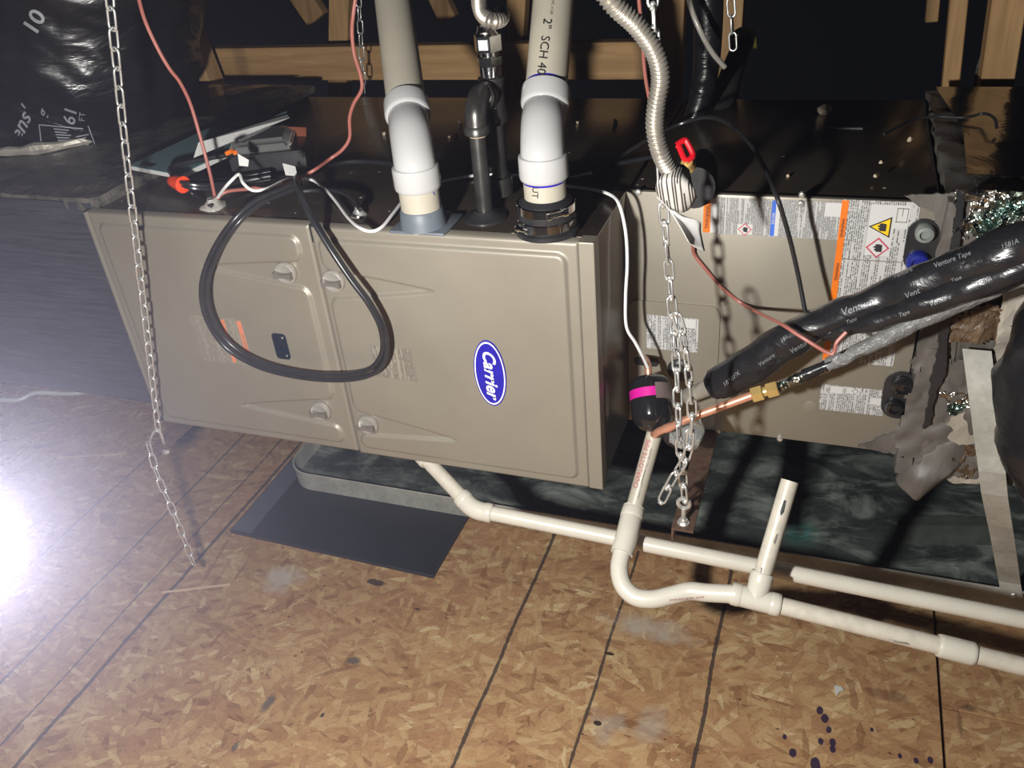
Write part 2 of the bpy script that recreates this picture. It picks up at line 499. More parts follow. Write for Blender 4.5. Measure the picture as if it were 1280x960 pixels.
def print_mat(name, paper, ink, axis='x', pitch=0.0042, dens=0.5, word=170.0, rough=0.45, strong=1.0):
    """fine print: rows of tiny unreadable words; axis = direction across the rows"""
    m, nt, b = new_mat(name)
    x = sepxyz(nt, pos(nt))
    a, w = (x[0], x[2]) if axis == 'x' else (x[2], x[0])
    row = math_n(nt, 'DIVIDE', a, pitch)
    fr = math_n(nt, 'FRACT', row); fl = math_n(nt, 'FLOOR', row)
    band = math_n(nt, 'LESS_THAN', fr, 0.62)
    cv = N(nt, 'ShaderNodeCombineXYZ')
    lk(nt, math_n(nt, 'MULTIPLY', w, word), cv.inputs[0]); lk(nt, math_n(nt, 'MULTIPLY', fl, 7.31), cv.inputs[1])
    wn = noise_n(nt, cv.outputs[0], 1.0, 4, 0.75)
    on = math_n(nt, 'GREATER_THAN', wn[0], 1 - dens)
    cv2 = N(nt, 'ShaderNodeCombineXYZ')
    lk(nt, math_n(nt, 'MULTIPLY', w, 9.0), cv2.inputs[0]); lk(nt, math_n(nt, 'MULTIPLY', fl, 3.7), cv2.inputs[1])
    wl = noise_n(nt, cv2.outputs[0], 1.0, 1)
    on = math_n(nt, 'MULTIPLY', on, math_n(nt, 'GREATER_THAN', wl[0], 0.42))
    f = math_n(nt, 'MULTIPLY', math_n(nt, 'MULTIPLY', on, band), strong)
    c = mixc(nt, f, paper, ink)
    lk(nt, c, b.inputs['Base Color'])
    b.inputs['Roughness'].default_value = rough
    return m
def fabric_board():
    m, nt, b = new_mat('dark_duct_board_facing')
    p = pos(nt)
    w = noise_n(nt, mapping(nt, p, scale=(8, 8, 160)), 1.0, 4, 0.7)
    n2 = noise_n(nt, p, 5.0, 3)
    c = ramp(nt, w[0], [(0.35, srgb(38, 40, 46)), (0.65, srgb(66, 68, 76))])
    c = mixc(nt, ramp(nt, n2[0], [(0.35, (0.6,) * 3), (0.5, (0, 0, 0))]), c, srgb(36, 38, 44))
    lk(nt, c, b.inputs['Base Color'])
    b.inputs['Roughness'].default_value = 0.55
    bump(nt, b, w[0], 0.4, 0.002)
    return m

M_osb = osb_material()
M_taupe = taupe_paint()
M_cab = shaded_taupe_paint()
M_pan_in = galvanised('stained_galvanised_steel', srgb(74, 82, 80), srgb(116, 126, 122), (0.34, 0.55), srgb(160, 168, 160), 0.62)
M_galv = galvanised('galvanised_steel', srgb(140, 142, 138), srgb(184, 186, 182), (0.36, 0.5), None, 0.45)
M_panwall = galvanised('pan_wall_galvanised', srgb(158, 158, 150), srgb(204, 204, 196), (0.4, 0.55), None, 0.2)
M_zinc = simple('bright_zinc', (0.66, 0.66, 0.64), 0.3, 0.75, 0.15, 80)
M_chrome = simple('chrome_plate', (0.8, 0.8, 0.8), 0.12, 1.0, 0.08, 60)
M_screw = simple('screw_steel', (0.62, 0.58, 0.46), 0.3, 1.0, 0.2, 200)
M_rust = simple('rusty_angle_steel', srgb(88, 68, 56), 0.6, 0.3, 0.35, 90, 0.3, 200)
M_wood = wood_mat('truss_lumber', srgb(150, 116, 74), srgb(186, 150, 104), 2)
M_woodx = wood_mat('truss_lumber_level', srgb(150, 116, 74), srgb(186, 150, 104), 0)
M_pvc = simple('white_pvc', srgb(194, 190, 178), 0.3, 0, 0.03, 20)
M_pvcdirty = simple('scuffed_white_pvc', srgb(190, 184, 170), 0.4, 0, 0.10, 60)
M_pvcold = simple('cream_pvc_pipe', srgb(172, 166, 151), 0.42, 0, 0.06, 18)
M_fit = simple('glossy_white_fitting', srgb(172, 172, 172), 0.2, 0, 0.02, 20)
M_purple = simple('violet_primer', srgb(38, 28, 150), 0.3, 0, 0.2, 60)
M_ink = simple('black_ink', (0.02, 0.02, 0.02), 0.5)
M_redink = simple('faded_red_ink', srgb(170, 110, 108), 0.5)
M_greyink = simple('grey_ink', srgb(120, 112, 104), 0.5)
M_white_ink = simple('pale_grey_print', srgb(150, 154, 160), 0.45)
M_tapeink = simple('dull_tape_print', srgb(118, 122, 126), 0.45)
M_bluegrey = simple('blue_grey_gasket', srgb(92, 100, 108), 0.5, 0, 0.08)
M_rubber = simple('black_rubber', (0.02, 0.02, 0.022), 0.35, 0, 0.2)
M_cable = simple('black_cable_jacket', (0.018, 0.018, 0.02), 0.3, 0, 0.2)
M_iron = simple('black_iron_pipe', (0.075, 0.072, 0.068), 0.32, 0.7, 0.3, 40)
M_stain = simple('stainless_corrugated', (0.42, 0.39, 0.34), 0.34, 0.75, 0.15, 60)
M_salmon = simple('salmon_thermostat_wire', srgb(158, 96, 86), 0.45, 0, 0.08)
M_whitewire = simple('white_wire', srgb(225, 225, 225), 0.4)
M_red = simple('red_plastic', srgb(190, 20, 32), 0.3)
M_orange = simple('orange_tape', srgb(236, 74, 34), 0.4)
M_brass = simple('brass', (0.66, 0.46, 0.17), 0.3, 0.6, 0.1)
M_copper = simple('copper_tube', (0.72, 0.36, 0.24), 0.34, 0.6, 0.15, 50)
M_blackpaint = simple('gloss_black_enamel', (0.012, 0.012, 0.013), 0.12, 0, 0.1, 30, coat=0.4)
M_magenta = simple('magenta_band', srgb(196, 26, 140), 0.35)
M_clearband = simple('grey_label_band', srgb(112, 98, 96), 0.35)
M_foamtube = simple('black_foam_insulation', (0.02, 0.02, 0.021), 0.75, 0, 0.3, 40, 0.3, 150)
M_blackplastic = simple('black_plastic', (0.022, 0.022, 0.024), 0.3, 0, 0.2)
M_darkglass = simple('dark_sight_glass', srgb(18, 30, 42), 0.08, 0, 0.1)
M_knob = simple('silver_grey_knob', srgb(172, 168, 160), 0.28, 0.45, 0.05)
M_knobdark = simple('grey_knob_grip', srgb(128, 124, 118), 0.3, 0.45, 0.05)
M_logoblue = simple('enamel_blue', srgb(30, 26, 150), 0.25)
M_logowhite = simple('enamel_white', srgb(236, 236, 240), 0.3)
M_paper = simple('white_paper', srgb(204, 204, 202), 0.6)
M_teal = simple('teal_booklet_cover', srgb(112, 146, 148), 0.5, 0, 0.06)
M_lblorange = simple('label_orange', srgb(222, 112, 16), 0.45, 0, 0.04)
M_lblfade = simple('faded_label_orange', srgb(196, 120, 88), 0.45, 0, 0.1)
M_lblblue = simple('label_blue', srgb(60, 104, 200), 0.45)
M_lblyellow = simple('label_yellow', srgb(240, 192, 20), 0.45)
M_lblpink = simple('label_crimson', srgb(186, 60, 84), 0.45)
M_lblwhite = simple('label_white', srgb(196, 196, 194), 0.4, 0, 0.02)
M_fine_v = print_mat('fine_print_columns', srgb(182, 182, 180), srgb(96, 96, 98), 'x', 0.0030, 0.52, 420)
M_fine_dense = print_mat('fine_print_dense', srgb(178, 178, 176), srgb(106, 106, 108), 'x', 0.0022, 0.56, 520)
M_fine_clear = print_mat('clear_label_print', srgb(135, 129, 117), srgb(108, 103, 95), 'x', 0.0030, 0.53, 420)
M_fine_clear2 = print_mat('clear_label_print_bold', srgb(132, 126, 114), srgb(88, 84, 78), 'x', 0.0026, 0.56, 420)
M_mastic = mastic_mat('grey_duct_mastic', srgb(72, 69, 65), srgb(104, 99, 94), (0.35, 0.55), 12.0, 0.35)
M_mastic_dark = mastic_mat('dark_duct_mastic', srgb(58, 56, 52), srgb(104, 100, 92), (0.2, 0.45), 22.0)
M_board = fabric_board()
M_film = film_mat('black_duct_film', (0.009, 0.009, 0.011), 0.24, (0.6, 0.6, 1.8), 9.0, 0.55)
M_filmpale = film_mat('black_tape_film', (0.013, 0.013, 0.015), 0.2, (0.5, 2, 2), 16.0, 0.22)
M_greyfilm = film_mat('smoke_grey_film', (0.16, 0.16, 0.16), 0.2, (4, 4, 4), 18.0, 0.5)
M_foil = foil_mat('crumpled_foil', (0.80, 0.78, 0.72), 0.2, 70, 1.0, 1.0, (0.28, 0.42, 0.38))
M_foilflat = foil_mat('smooth_foil_facing', (0.34, 0.32, 0.28), 0.16, 12, 0.15, 1.0)
M_tapepale = foil_mat('dull_silver_tape', (0.62, 0.58, 0.50), 0.42, 26, 0.35, 0.5)
M_rustflake = mastic_mat('peeling_brown_glue', srgb(62, 46, 34), srgb(112, 92, 70), (0.15, 0.5), 40.0, 1.0)
M_pad = simple('dark_rubber_sheet', srgb(44, 48, 54), 0.5, 0, 0.10, 14)
M_padedge = simple('grey_rubber_strip', srgb(84, 92, 102), 0.5, 0, 0.08, 14)
M_silicone = simple('clear_silicone', srgb(168, 166, 160), 0.2, 0, 0.1, 80, 0.5, 150)
M_crumb = simple('foam_crumb', srgb(190, 172, 150), 0.8, 0, 0.2, 200)
M_pcb = simple('orange_circuit_board', srgb(120, 68, 48), 0.5)
M_bluecap = simple('blue_plastic_cap', srgb(24, 34, 120), 0.3)
M_greycap = simple('grey_rubber_cap', srgb(120, 126, 122), 0.4)
M_subdark = simple('dusty_subfloor', srgb(60, 48, 38), 0.9)

from mathutils.bvhtree import BVHTree
from mathutils.geometry import tessellate_polygon
def bvh_of(*obs):
    vs, fs = [], []
    for ob in obs:
        off = V((0, 0, 0)); q = ob
        while q is not None:
            off += q.location; q = q.parent
        b0 = len(vs)
        vs += [v.co + off for v in ob.data.vertices]
        fs += [[b0 + i for i in p.vertices] for p in ob.data.polygons]
    return BVHTree.FromPolygons(vs, fs)
def print_on(name, s, px, py, size, ang, bvh, mat, parent, shear=0.0, bold=0.0, lift=0.0007, squash=1.0):
    """lettering printed on a curved surface: laid where the sight line of each point meets that surface"""
    bm = text_bm(s, size, shear, bold)
    for _ in range(2):
        es = [e for e in bm.edges if e.calc_length() > size * 0.25]
        if es: bmesh.ops.subdivide_edges(bm, edges=es, cuts=1)
    ca, sa = math.cos(math.radians(ang)), math.sin(math.radians(ang))
    bad = []
    for v in bm.verts:
        x, y = v.co.x, -v.co.y * squash
        d = ray(px + ca * x + sa * y, py - sa * x + ca * y).normalized()
        hit, nrm, _, _ = bvh.ray_cast(EYE, d)
        if hit is None: bad.append(v); continue
        v.co = hit - d * lift * 2
    if bad: bmesh.ops.delete(bm, geom=bad, context='VERTS')
    return fin(name, bm, mat, parent, smooth=False)

# ================================================================== SETTING
fl = B(); box(fl, (-5.0, -1.2, -0.06), (3.2, 4.2, -0.0185))
floor = fin('floor', fl, M_subdark, smooth=False); floor['kind'] = 'structure'
XJ = 0.2905
def panel(x0, x1, y0, y1):
    bm = B(); box(bm, (x0, y0, -0.018), (x1, y1, 0.0), 0.0012, 1)
    fin('osb_panel', bm, M_osb, floor, smooth=False)
for x0, x1 in ((XJ - 2 * 2.4384 - .004, XJ - 2.4384 - .004), (XJ - 2.4384, XJ)):
    for y0 in (0.45 - 1.222, 0.45, 0.45 + 1.222, 0.45 + 2.444):
        panel(x0, x1, y0, y0 + 1.2192)
YR = PZ(1235, 896, 0).y
for k in (-2, -1, 0, 1, 2):
    panel(XJ + 0.0055, XJ + 2.444, YR + k * 1.222 + .0012, YR + k * 1.222 + 1.2195)

def lumber(name, label, group, p, q, w, d, side, mat=M_wood):
    bm = B(); beam_bm(bm, p, q, w, d, side)
    bmesh.ops.bevel(bm, geom=bm.edges[:], offset=0.002, segments=1, affect='EDGES')
    ob = recentre(fin(name, bm, mat, smooth=False))
    return tag(ob, label, 'lumber', group)
YB = 2.06
beam_z = (PY(560, 57, YB).z + PY(560, 95, YB).z) / 2
lumber('roof_truss_chord', 'long level lumber chord behind both white vent pipes', None,
       (PY(262, 76, YB).x, YB, beam_z), (PY(838, 76, YB).x, YB, beam_z), 0.083, 0.038, (0, 0, 1), M_woodx)
YP = 2.12
def px_lumber(label, a, b, wpx, Y, depth=0.038, lean=0.0):
    p, q = PY(*a, Y), PY(*b, Y)
    dmid = FWD.dot((p + q) / 2 - EYE)
    return lumber('truss_web', label, None, p, q, wpx * dmid / F, depth, (1, 0, 0))
def down(a, Y, ztop, zbot):
    pass
px_lumber('upright lumber web crossing behind the chord near the salmon wire', (428, -40), (424, 160), 26, YP + 0.04)
px_lumber('broad leaning lumber web beside the black duct at left', (190, -62), (262, 122), 42, 1.95, 0.06)
px_lumber('upright lumber web glimpsed between black gas riser and right vent pipe', (650, -40), (640, 140), 24, YP + 0.06)
px_lumber('dim sloping lumber web far behind the left vent pipe', (532, -40), (562, 24), 24, 2.7)
px_lumber('dim sloping lumber web high above the paper sheets', (355, -40), (398, 24), 30, 2.6)
px_lumber('wide dim lumber post behind the corrugated flex hose', (836, -60), (829, 140), 46, 2.02)
px_lumber('narrow dim post behind the black hoses right of the flex hose', (915, -40), (905, 140), 34, 2.25)
px_lumber('narrow lit lumber post standing left of the broad right post', (1204, -60), (1185, 135), 20, 2.05)
px_lumber('broad lit lumber post at the upper right corner of the photo', (1268, -60), (1240, 128), 38, 2.0, 0.07)
px_lumber('short dim lumber stub left of the narrow right post', (1172, -60), (1164, 26), 15, 2.35)

# ================================================================== FURNACE
YF = 1.09
FX0, FX1, FZ0, FZ1 = -1.207, -0.305, 0.474, 0.918
furn = thing('gas_furnace', 'taupe gas furnace lying on its side with two doors and blue oval badge', 'furnace', ((FX0 + FX1) / 2, 1.46, FZ0))
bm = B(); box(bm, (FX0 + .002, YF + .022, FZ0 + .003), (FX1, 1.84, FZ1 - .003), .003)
fin('cabinet', bm, M_cab, furn)
XJN = -0.7645
def smooth(d, w=0.002):
    t = max(0.0, min(1.0, (d + w) / (2 * w))); return t * t * (3 - 2 * t)
def make_door(x0, x1, flip, swoosh, zb, zt, y0=YF):
    W, Hh = x1 - x0, zt - zb
    ub, bo = (0.024 if flip else 0.012), 0.019
    def uv(x, z): return ((x1 - x) if flip else (x - x0), z - zb)
    sw = []
    for A, U, Lw in swoosh:
        sw.append((uv(A.x, A.z), uv(U.x, U.z), uv(Lw.x, Lw.z)))
    def hgt(u, v):
        r = 0.014
        cx, cy = (ub + W - bo) / 2, Hh / 2
        qx, qy = abs(u - cx) - ((W - bo - ub) / 2 - r), abs(v - cy) - (Hh / 2 - bo - r)
        sd = r - (math.hypot(max(qx, 0), max(qy, 0)) + min(max(qx, qy), 0))
        h = smooth(sd, 0.0028)
        for (au, av), (uu, uvv), (lu, lv) in sw:
            if u < au + 0.01:
                t = max(0.0, min(1.0, (au - u) / (au - ub)))
                t2 = t ** 0.85
                top = av + (uvv - av) * t2; bot = av + (lv - av) * t2
                # flare out into the border with rounded shoulders
                fl_ = max(0.0, 1 - max(0.0, u - ub) / 0.014)
                top += 0.012 * fl_ ** 2.5; bot -= 0.012 * fl_ ** 2.5
                s = smooth(min(top - v, v - bot) if u < au else -1, 0.0024)
                h *= 1 - s
        return 0.0058 * h
    nx, nz = int(W / 0.0023), int(Hh / 0.0023)
    bm = B(); rows = []
    for j in range(nz + 1):
        row = []
        for i in range(nx + 1):
            x = x0 + W * i / nx; z = zb + Hh * j / nz
            u, v = uv(x, z)
            e = min(u, W - u, v, Hh - v)
            rd = 0.0035 * (1 - min(1, e / 0.004)) ** 2
            row.append(bm.verts.new((x, y0 + 0.0058 - hgt(u, v) + rd, z)))
        rows.append(row)
    for j in range(nz):
        for i in range(nx):
            bm.faces.new((rows[j][i], rows[j][i + 1], rows[j + 1][i + 1], rows[j + 1][i]))
    rim = rows[0][:-1] + [r[-1] for r in rows[:-1]] + rows[-1][:0:-1] + [r[0] for r in rows[:0:-1]]
    back = [bm.verts.new((v.co.x, y0 + 0.026, v.co.z)) for v in rim]
    n = len(rim)
    for i in range(n):
        bm.faces.new((rim[i], back[i], back[(i + 1) % n], rim[(i + 1) % n]))
    return fin('door', bm, M_taupe, furn, ang=60)
S1 = [(PY(252, 333, YF), PY(372, 327, YF), PY(384, 362, YF)), (PY(302, 507, YF), PY(420, 500, YF), PY(424, 534, YF))]
S2 = [(PY(542, 365, YF), PY(402, 337, YF), PY(410, 374, YF)), (PY(570, 551, YF), PY(446, 514, YF), PY(448, 543, YF))]
door_a = make_door(FX0, XJN - .001, True, S1, FZ0, FZ1)
door_b = make_door(XJN + .001, -0.327, False, S2, FZ0 - .003, FZ1 - .002)
bm = B(); box(bm, (-0.3262, YF + .003, FZ0), (FX1 + .002, YF + .03, FZ1), .0015)
fin('corner_strip', bm, M_taupe, furn, smooth=False)
bm = B(); box(bm, (FX0 - .007, YF + .004, FZ0), (FX0 - .001, YF + .03, FZ1), .001)
fin('edge_strip', bm, M_taupe, furn)
bm = B(); box(bm, (XJN - .0015, YF + .008, FZ1 - .03), (XJN + .008, YF + .02, FZ1 + .0005), .001)
fin('seal', bm, M_rubber, furn)
for px, py, dr in ((357, 341, door_a), (417, 351, door_b), (401, 514, door_a), (460, 531, door_b)):
    c = PY(px, py, YF + .002)
    bm = B(); lathe(bm, c + V((0, .002, 0)), (0, -1, 0), [(0, .0195), (.004, .0195), (.0065, .0185), (.0075, .016), (.0068, .014)], 28)
    fin('latch_knob', bm, M_knob, dr)
    bm = B()
    pts = []
    for x, z in ((-.0165, .0062), (-.008, .0034), (0, .0026), (.008, .0034), (.0165, .0062), (.0165, -.0062), (.008, -.0034), (0, -.0026), (-.008, -.0034), (-.0165, -.0062)):
        pts.append((c.x + x, c.y - .005, c.z + z - .001))
    prism(bm, pts, (0, -.009, 0))
    fin('knob_grip', bm, M_knobdark, dr, smooth=False)
def plane_label(name, poly, y, mat, parent, th=0.0006):
    bm = B(); prism(bm, [(x, y, z) for x, z in poly], (0, -th, 0)); return fin(name, bm, mat, parent, smooth=False)
def rect_px(a, b, Y, grow=0.0):
    p, q = PY(*a, Y), PY(*b, Y); return p.x - grow, q.z - grow, q.x + grow, p.z + grow
YD = YF + 0.0001        # raised face of the doors
# sight glass and its two screws
x0, z0, x1, z1 = rect_px((341, 416), (362, 449), YD); x1 += .004; x0 -= .003
plane_label('sight_glass', rrect(x0, z0, x1, z1, .006), YD, M_darkglass, door_a, .002)
for sx, sz in ((x1 - .006, z1 - .007), (x1 - .006, z0 + .008)):
    bm = B(); lathe(bm, (sx, YD - .001, sz), (0, -1, 0), [(0, .002), (.002, .002), (.0025, .001)], 10); fin('screw', bm, M_zinc, door_a)
# faded rating label of the left door
x0, z0, x1, z1 = rect_px((236, 393), (318, 458), YD)
plane_label('rating_label', rrect(x0, z0, x1, z1, .003), YD, M_fine_clear, door_a, .0004)
w = x1 - x0
for a, b_ in ((.60, .67), (.90, .985)):
    plane_label('warning_stripe', [(x0 + w * a, z0 + .004), (x0 + w * b_, z0 + .004), (x0 + w * b_, z1 - .003), (x0 + w * a, z1 - .003)], YD - .0004, M_lblfade, door_a, .0003)
text_on('lettering', 'WARNING', .008, (x0 + w * .942, YD - .0007, (z0 + z1) / 2), (0, 0, -1), (1, 0, 0), M_greyink, door_a)
# clear wiring label of the right door
x0, z0, x1, z1 = rect_px((463, 431), (522, 477), YD)
plane_label('wiring_label', rrect(x0, z0, x1, z1, .003), YD, M_fine_clear2, door_b, .0004)
bm = B()
for (ax, az, bx, bz) in ((x0, z0, x1, z0 + .0008), (x0, z1 - .0008, x1, z1), (x0, z0, x0 + .0008, z1), (x1 - .0008, z0, x1, z1)):
    box(bm, (ax, YD - .0004, az), (bx, YD - .0007, bz))
fin('label_border', bm, M_greyink, door_b, smooth=False)
# oval badge
c = PY(613, 466.5, YD)
def ell(a, b_, n=48): return [(c.x + a * math.cos(2 * PI * k / n), c.z + b_ * math.sin(2 * PI * k / n)) for k in range(n)]
plane_label('badge', ell(.0272, .0615), YD, M_logoblue, door_b, .0022)
plane_label('badge_ring', ell(.0256, .0590), YD - .0022, M_logowhite, door_b, .0003)
plane_label('badge_face', ell(.0238, .0562), YD - .0025, M_logoblue, door_b, .0003)
text_on('lettering', 'Carrier', .0292, (c.x + .001, YD - .0029, c.z), (0, 0, -1), (1, 0, 0), M_logowhite, door_b, shear=.34, bold=.0007, space=1.02)
# top plate seams, flange screws
ZT = FZ1 - .003
for px, py in ((752, 268), (741, 287), (560, 266), (723, 290), (642, 291), (497, 288), (545, 292)):
    q = PZ(px, py, ZT)
    bm = B(); lathe(bm, q, (0, 0, 1), [(0, .0045), (.0015, .0045), (.003, .003), (.0034, .001)], 12); fin('screw', bm, M_screw, furn)
bm = B(); box(bm, (-.37, 1.113, ZT), (FX1, 1.30, ZT + .0012)); box(bm, (-.334, 1.113, ZT + .001), (FX1, 1.30, ZT + .0025), .0005)
fin('top_flange', bm, M_cab, furn, smooth=False)
bm = B()
for px, py in ((735, 430), (738, 480)):
    pass
q = V((FX1 + .0005, 1.14, .62)); prism(bm, [q + V((0, 0.012 * math.cos(a), .04 * math.sin(a))) for a in (2 * PI * k / 24 for k in range(24))], (.001, 0, 0))
fin('knockout', bm, M_cab, furn, smooth=False)
# conduit grommets in the top
for px, py, r in ((267, 259, .022), (449, 270, .012)):
    q = PZ(px, py, ZT)
    bm = B(); lathe(bm, q, (0, 0, 1), [(0, r), (.004, r * .95), (.007, r * .7), (.012, r * .45), (.016, r * .4)], 14)
    for v in bm.verts: v.co += V((mnoise.noise(v.co * 60), mnoise.noise(v.co * 60 + V((5, 0, 0))), 0)) * r * .3
    fin('grommet', bm, M_silicone if r > .02 else M_zinc, furn)

# ================================================================== VENT PIPES
def collar(bm, p, ax, r, L):
    lathe(bm, V(p) - V(ax).normalized() * L / 2, ax, [(0, r * .93), (.002, r * .98), (.006, r), (L - .006, r), (L - .002, r * .985), (L, r * .9)], 28)
def vent(name, label, base, elbow, mid, top, text=None):
    t = thing(name, label, 'vent pipe', base, 'white plastic vent pipes rising from the furnace')
    base, elbow, mid, top = V(base), V(elbow), V(mid), V(top)
    up = (elbow - base).normalized(); ax = (top - mid).normalized()
    bm = B(); tube(bm, [base, elbow - up * .02], .0302, 28, 1); fin('lower_pipe', bm, M_pvcold, t)
    c0 = elbow - up * .033; c1 = mid
    bm = B(); tube(bm, [c0, c0 + up * .022, (elbow + up * .012 + c1 - ax * .03) / 2, c1 - ax * .018, c1], .0308, 28, 8)
    collar(bm, c0 + up * .002, up, .0350, .036); collar(bm, c1, ax, .0350, .032)
    fin('elbow_fitting', bm, M_fit, t)
    bm = B(); tube(bm, [c1 - ax * .01, top], .0302, 28, 1); p = fin('upper_pipe', bm, M_pvcold, t)
    return t, c0, up, c1, ax, p
LV = V((-.574, 1.116, .918))
vl, c0, up, c1, ax, _ = vent('vent_pipe', 'white vent pipe on grey square gasket, leftmost of the two', LV, V((-.574, 1.116, 1.028)), PD(509, 137, 1.32), PD(486, -40, 1.48))
bm = B(); box(bm, LV + V((-.045, -.030, -.001)), LV + V((.045, .05, .004)), .002); fin('gasket', bm, M_bluegrey, vl)
bm = B(); lathe(bm, LV + V((0, 0, .003)), (0, 0, 1), [(0, .0355), (.012, .034), (.026, .0325), (.028, .031)], 28); fin('gasket_sleeve', bm, M_bluegrey, vl)
q = PD(549, 245, 1.262)
bm = B()
for k, (px, py, rr) in enumerate(((543, 246, 7), (548, 248, 6), (552, 252, 2), (551, 262, 1.6))): pass
lv_low = [o for o in vl.children if o.name.startswith('lower_pipe')][0]
bv = bvh_of(lv_low)
def dab(name, poly, bvh, mat, parent, lift=.0006):
    bm = B(); vs = []
    for px, py in poly:
        d = ray(px, py).normalized(); hit = bvh.ray_cast(EYE, d)[0]
        if hit is not None: vs.append(bm.verts.new(hit - d * lift))
    if len(vs) > 2: bm.faces.new(vs)
    return fin(name, bm, mat, parent, smooth=False)
dab('primer_run', [(520, 239), (530, 240), (541, 238), (551, 234), (552.5, 240), (551.5, 248), (551.5, 259), (549.8, 259), (549.4, 247), (544, 243.5), (534, 243), (524, 242)], bv, M_purple, vl)
RV = V((-.381, 1.127, .918))
vr, c0, up, c1, ax, pr = vent('vent_pipe', 'white vent pipe printed with black lettering, rising from clamped rubber coupling', RV, V((-.381, 1.127, 1.046)), PD(682, 122, 1.245), PD(695, -40, 1.29))
bm = B(); lathe(bm, RV, (0, 0, 1), [(0, .046), (.006, .046), (.008, .040), (.022, .040), (.024, .0415), (.034, .0415), (.036, .039), (.047, .039), (.049, .036), (.053, .0315)], 32)
fin('rubber_coupling', bm, M_rubber, vr)
for h, ph in ((.010, -.6), (.033, .6)):
    bm = B(); lathe(bm, RV + V((0, 0, h)), (0, 0, 1), [(0, .0418), (.001, .0428), (.012, .0428), (.013, .0418)], 36, False, False)
    cc = RV + V((math.sin(ph) * .044, -math.cos(ph) * .044, h + .006)); tt = V((math.cos(ph), math.sin(ph), .1))
    lathe(bm, cc - tt * .012, tt, [(0, .006), (.004, .006), (.006, .0045), (.022, .0045), (.024, .0065), (.03, .0065)], 10)
    fin('hose_clamp', bm, M_chrome, vr)
bm = B(); lathe(bm, c0 - up * .0195, up, [(0, .0305), (.001, .0306), (.004, .0306)], 28); fin('primer_ring', bm, M_purple, vr)
bm = B(); lathe(bm, c1 + ax * .016, ax, [(0, .0305), (.001, .0307), (.004, .0306)], 28); fin('primer_ring', bm, M_purple, vr)
bv = bvh_of(pr)
print_on('lettering', '2"  SCH 40 D', 679, 66, 15.5, -97, bv, M_ink, vr)
print_on('lettering', 'PVC-1120', 690, 8, 5, -96, bv, M_greyink, vr)
print_on('lettering', 'UT', 668.5, 241, 11, -93, bvh_of([o for o in vr.children if o.name.startswith('lower_pipe')][0]), M_ink, vr)

# ================================================================== GAS LINE
GB = V((-.494, 1.168, ZT))
gas = thing('gas_riser', 'black iron gas riser with elbow and chrome union between the vent pipes', 'gas pipe', GB)
bm = B(); lathe(bm, GB, (0, 0, 1), [(0, .034), (.003, .034), (.006, .028), (.010, .018), (.014, .0155)], 24); fin('rubber_grommet', bm, M_rubber, gas)
EL = V((-.494, 1.172, 1.055)); TE = V((-.494, 1.29, 1.075))
bm = B(); tube(bm, [GB, EL], .0125, 20, 1); fin('pipe', bm, M_iron, gas)
bm = B(); tube(bm, [EL - V((0, 0, .002)), EL + V((0, .004, .022)), EL + V((0, .022, .036)), EL + V((0, .045, .036))], .0165, 20, 8)
lathe(bm, EL - V((0, 0, .012)), (0, 0, 1), [(0, .0165), (.002, .0195), (.010, .0195), (.014, .017)], 20)
lathe(bm, EL + V((0, .026, .034)), (0, 1, -.2), [(0, .017), (.003, .020), (.014, .020), (.016, .017)], 20)
fin('elbow', bm, M_iron, gas)
bm = B(); lathe(bm, EL - V((0, 0, .0145)), (0, 0, 1), [(0, .0128), (.001, .0135), (.003, .0135)], 16)
lathe(bm, EL + V((0, .042, .031)), (0, 1, -.2), [(0, .0128), (.001, .0185), (.004, .0185), (.005, .0128)], 18)
fin('thread_tape', bm, M_crumb, gas)
tp = EL + V((0, .074, .018))
bm = B(); tube(bm, [EL + V((0, .04, .036)), tp], .0125, 16, 1); fin('nipple', bm, M_iron, gas)
bm = B(); lathe(bm, tp - V((0, 0, .035)), (0, 0, 1), [(0, .017), (.003, .020), (.012, .020), (.015, .018), (.055, .018), (.058, .020), (.068, .020), (.07, .016)], 20)
fin('tee', bm, M_iron, gas)
bm = B(); lathe(bm, tp - V((0, 0, .15)), (0, 0, 1), [(0, .016), (.002, .0185), (.03, .0185), (.032, .0125), (.12, .0125)], 20); fin('drip_leg', bm, M_iron, gas)
u0 = tp + V((0, 0, .034))
def hexring(bm, p, ax, r, L):
    lathe(bm, p, ax, [(0, r * .92), (.001, r), (L - .001, r), (L, r * .92)], 6)
bm = B(); lathe(bm, u0, (0, 0, 1), [(0, .0155), (.018, .0155)], 18); hexring(bm, u0 + V((0, 0, .016)), (0, 0, 1), .0195, .014)
lathe(bm, u0 + V((0, 0, .03)), (0, 0, 1), [(0, .014), (.008, .014)], 16); hexring(bm, u0 + V((0, 0, .036)), (0, 0, 1), .021, .024)
lathe(bm, u0 + V((0, 0, .06)), (0, 0, 1), [(0, .019), (.005, .015), (.012, .0135)], 16)
fin('union_nut', bm, M_chrome, gas)
bm = B(); prism(bm, [u0 + V((x, -.0192, z)) for x, z in ((-.007, .041), (.007, .041), (.007, .055), (-.007, .055))], (0, -.0008, 0)); fin('sticker', bm, M_paper, gas, smooth=False)
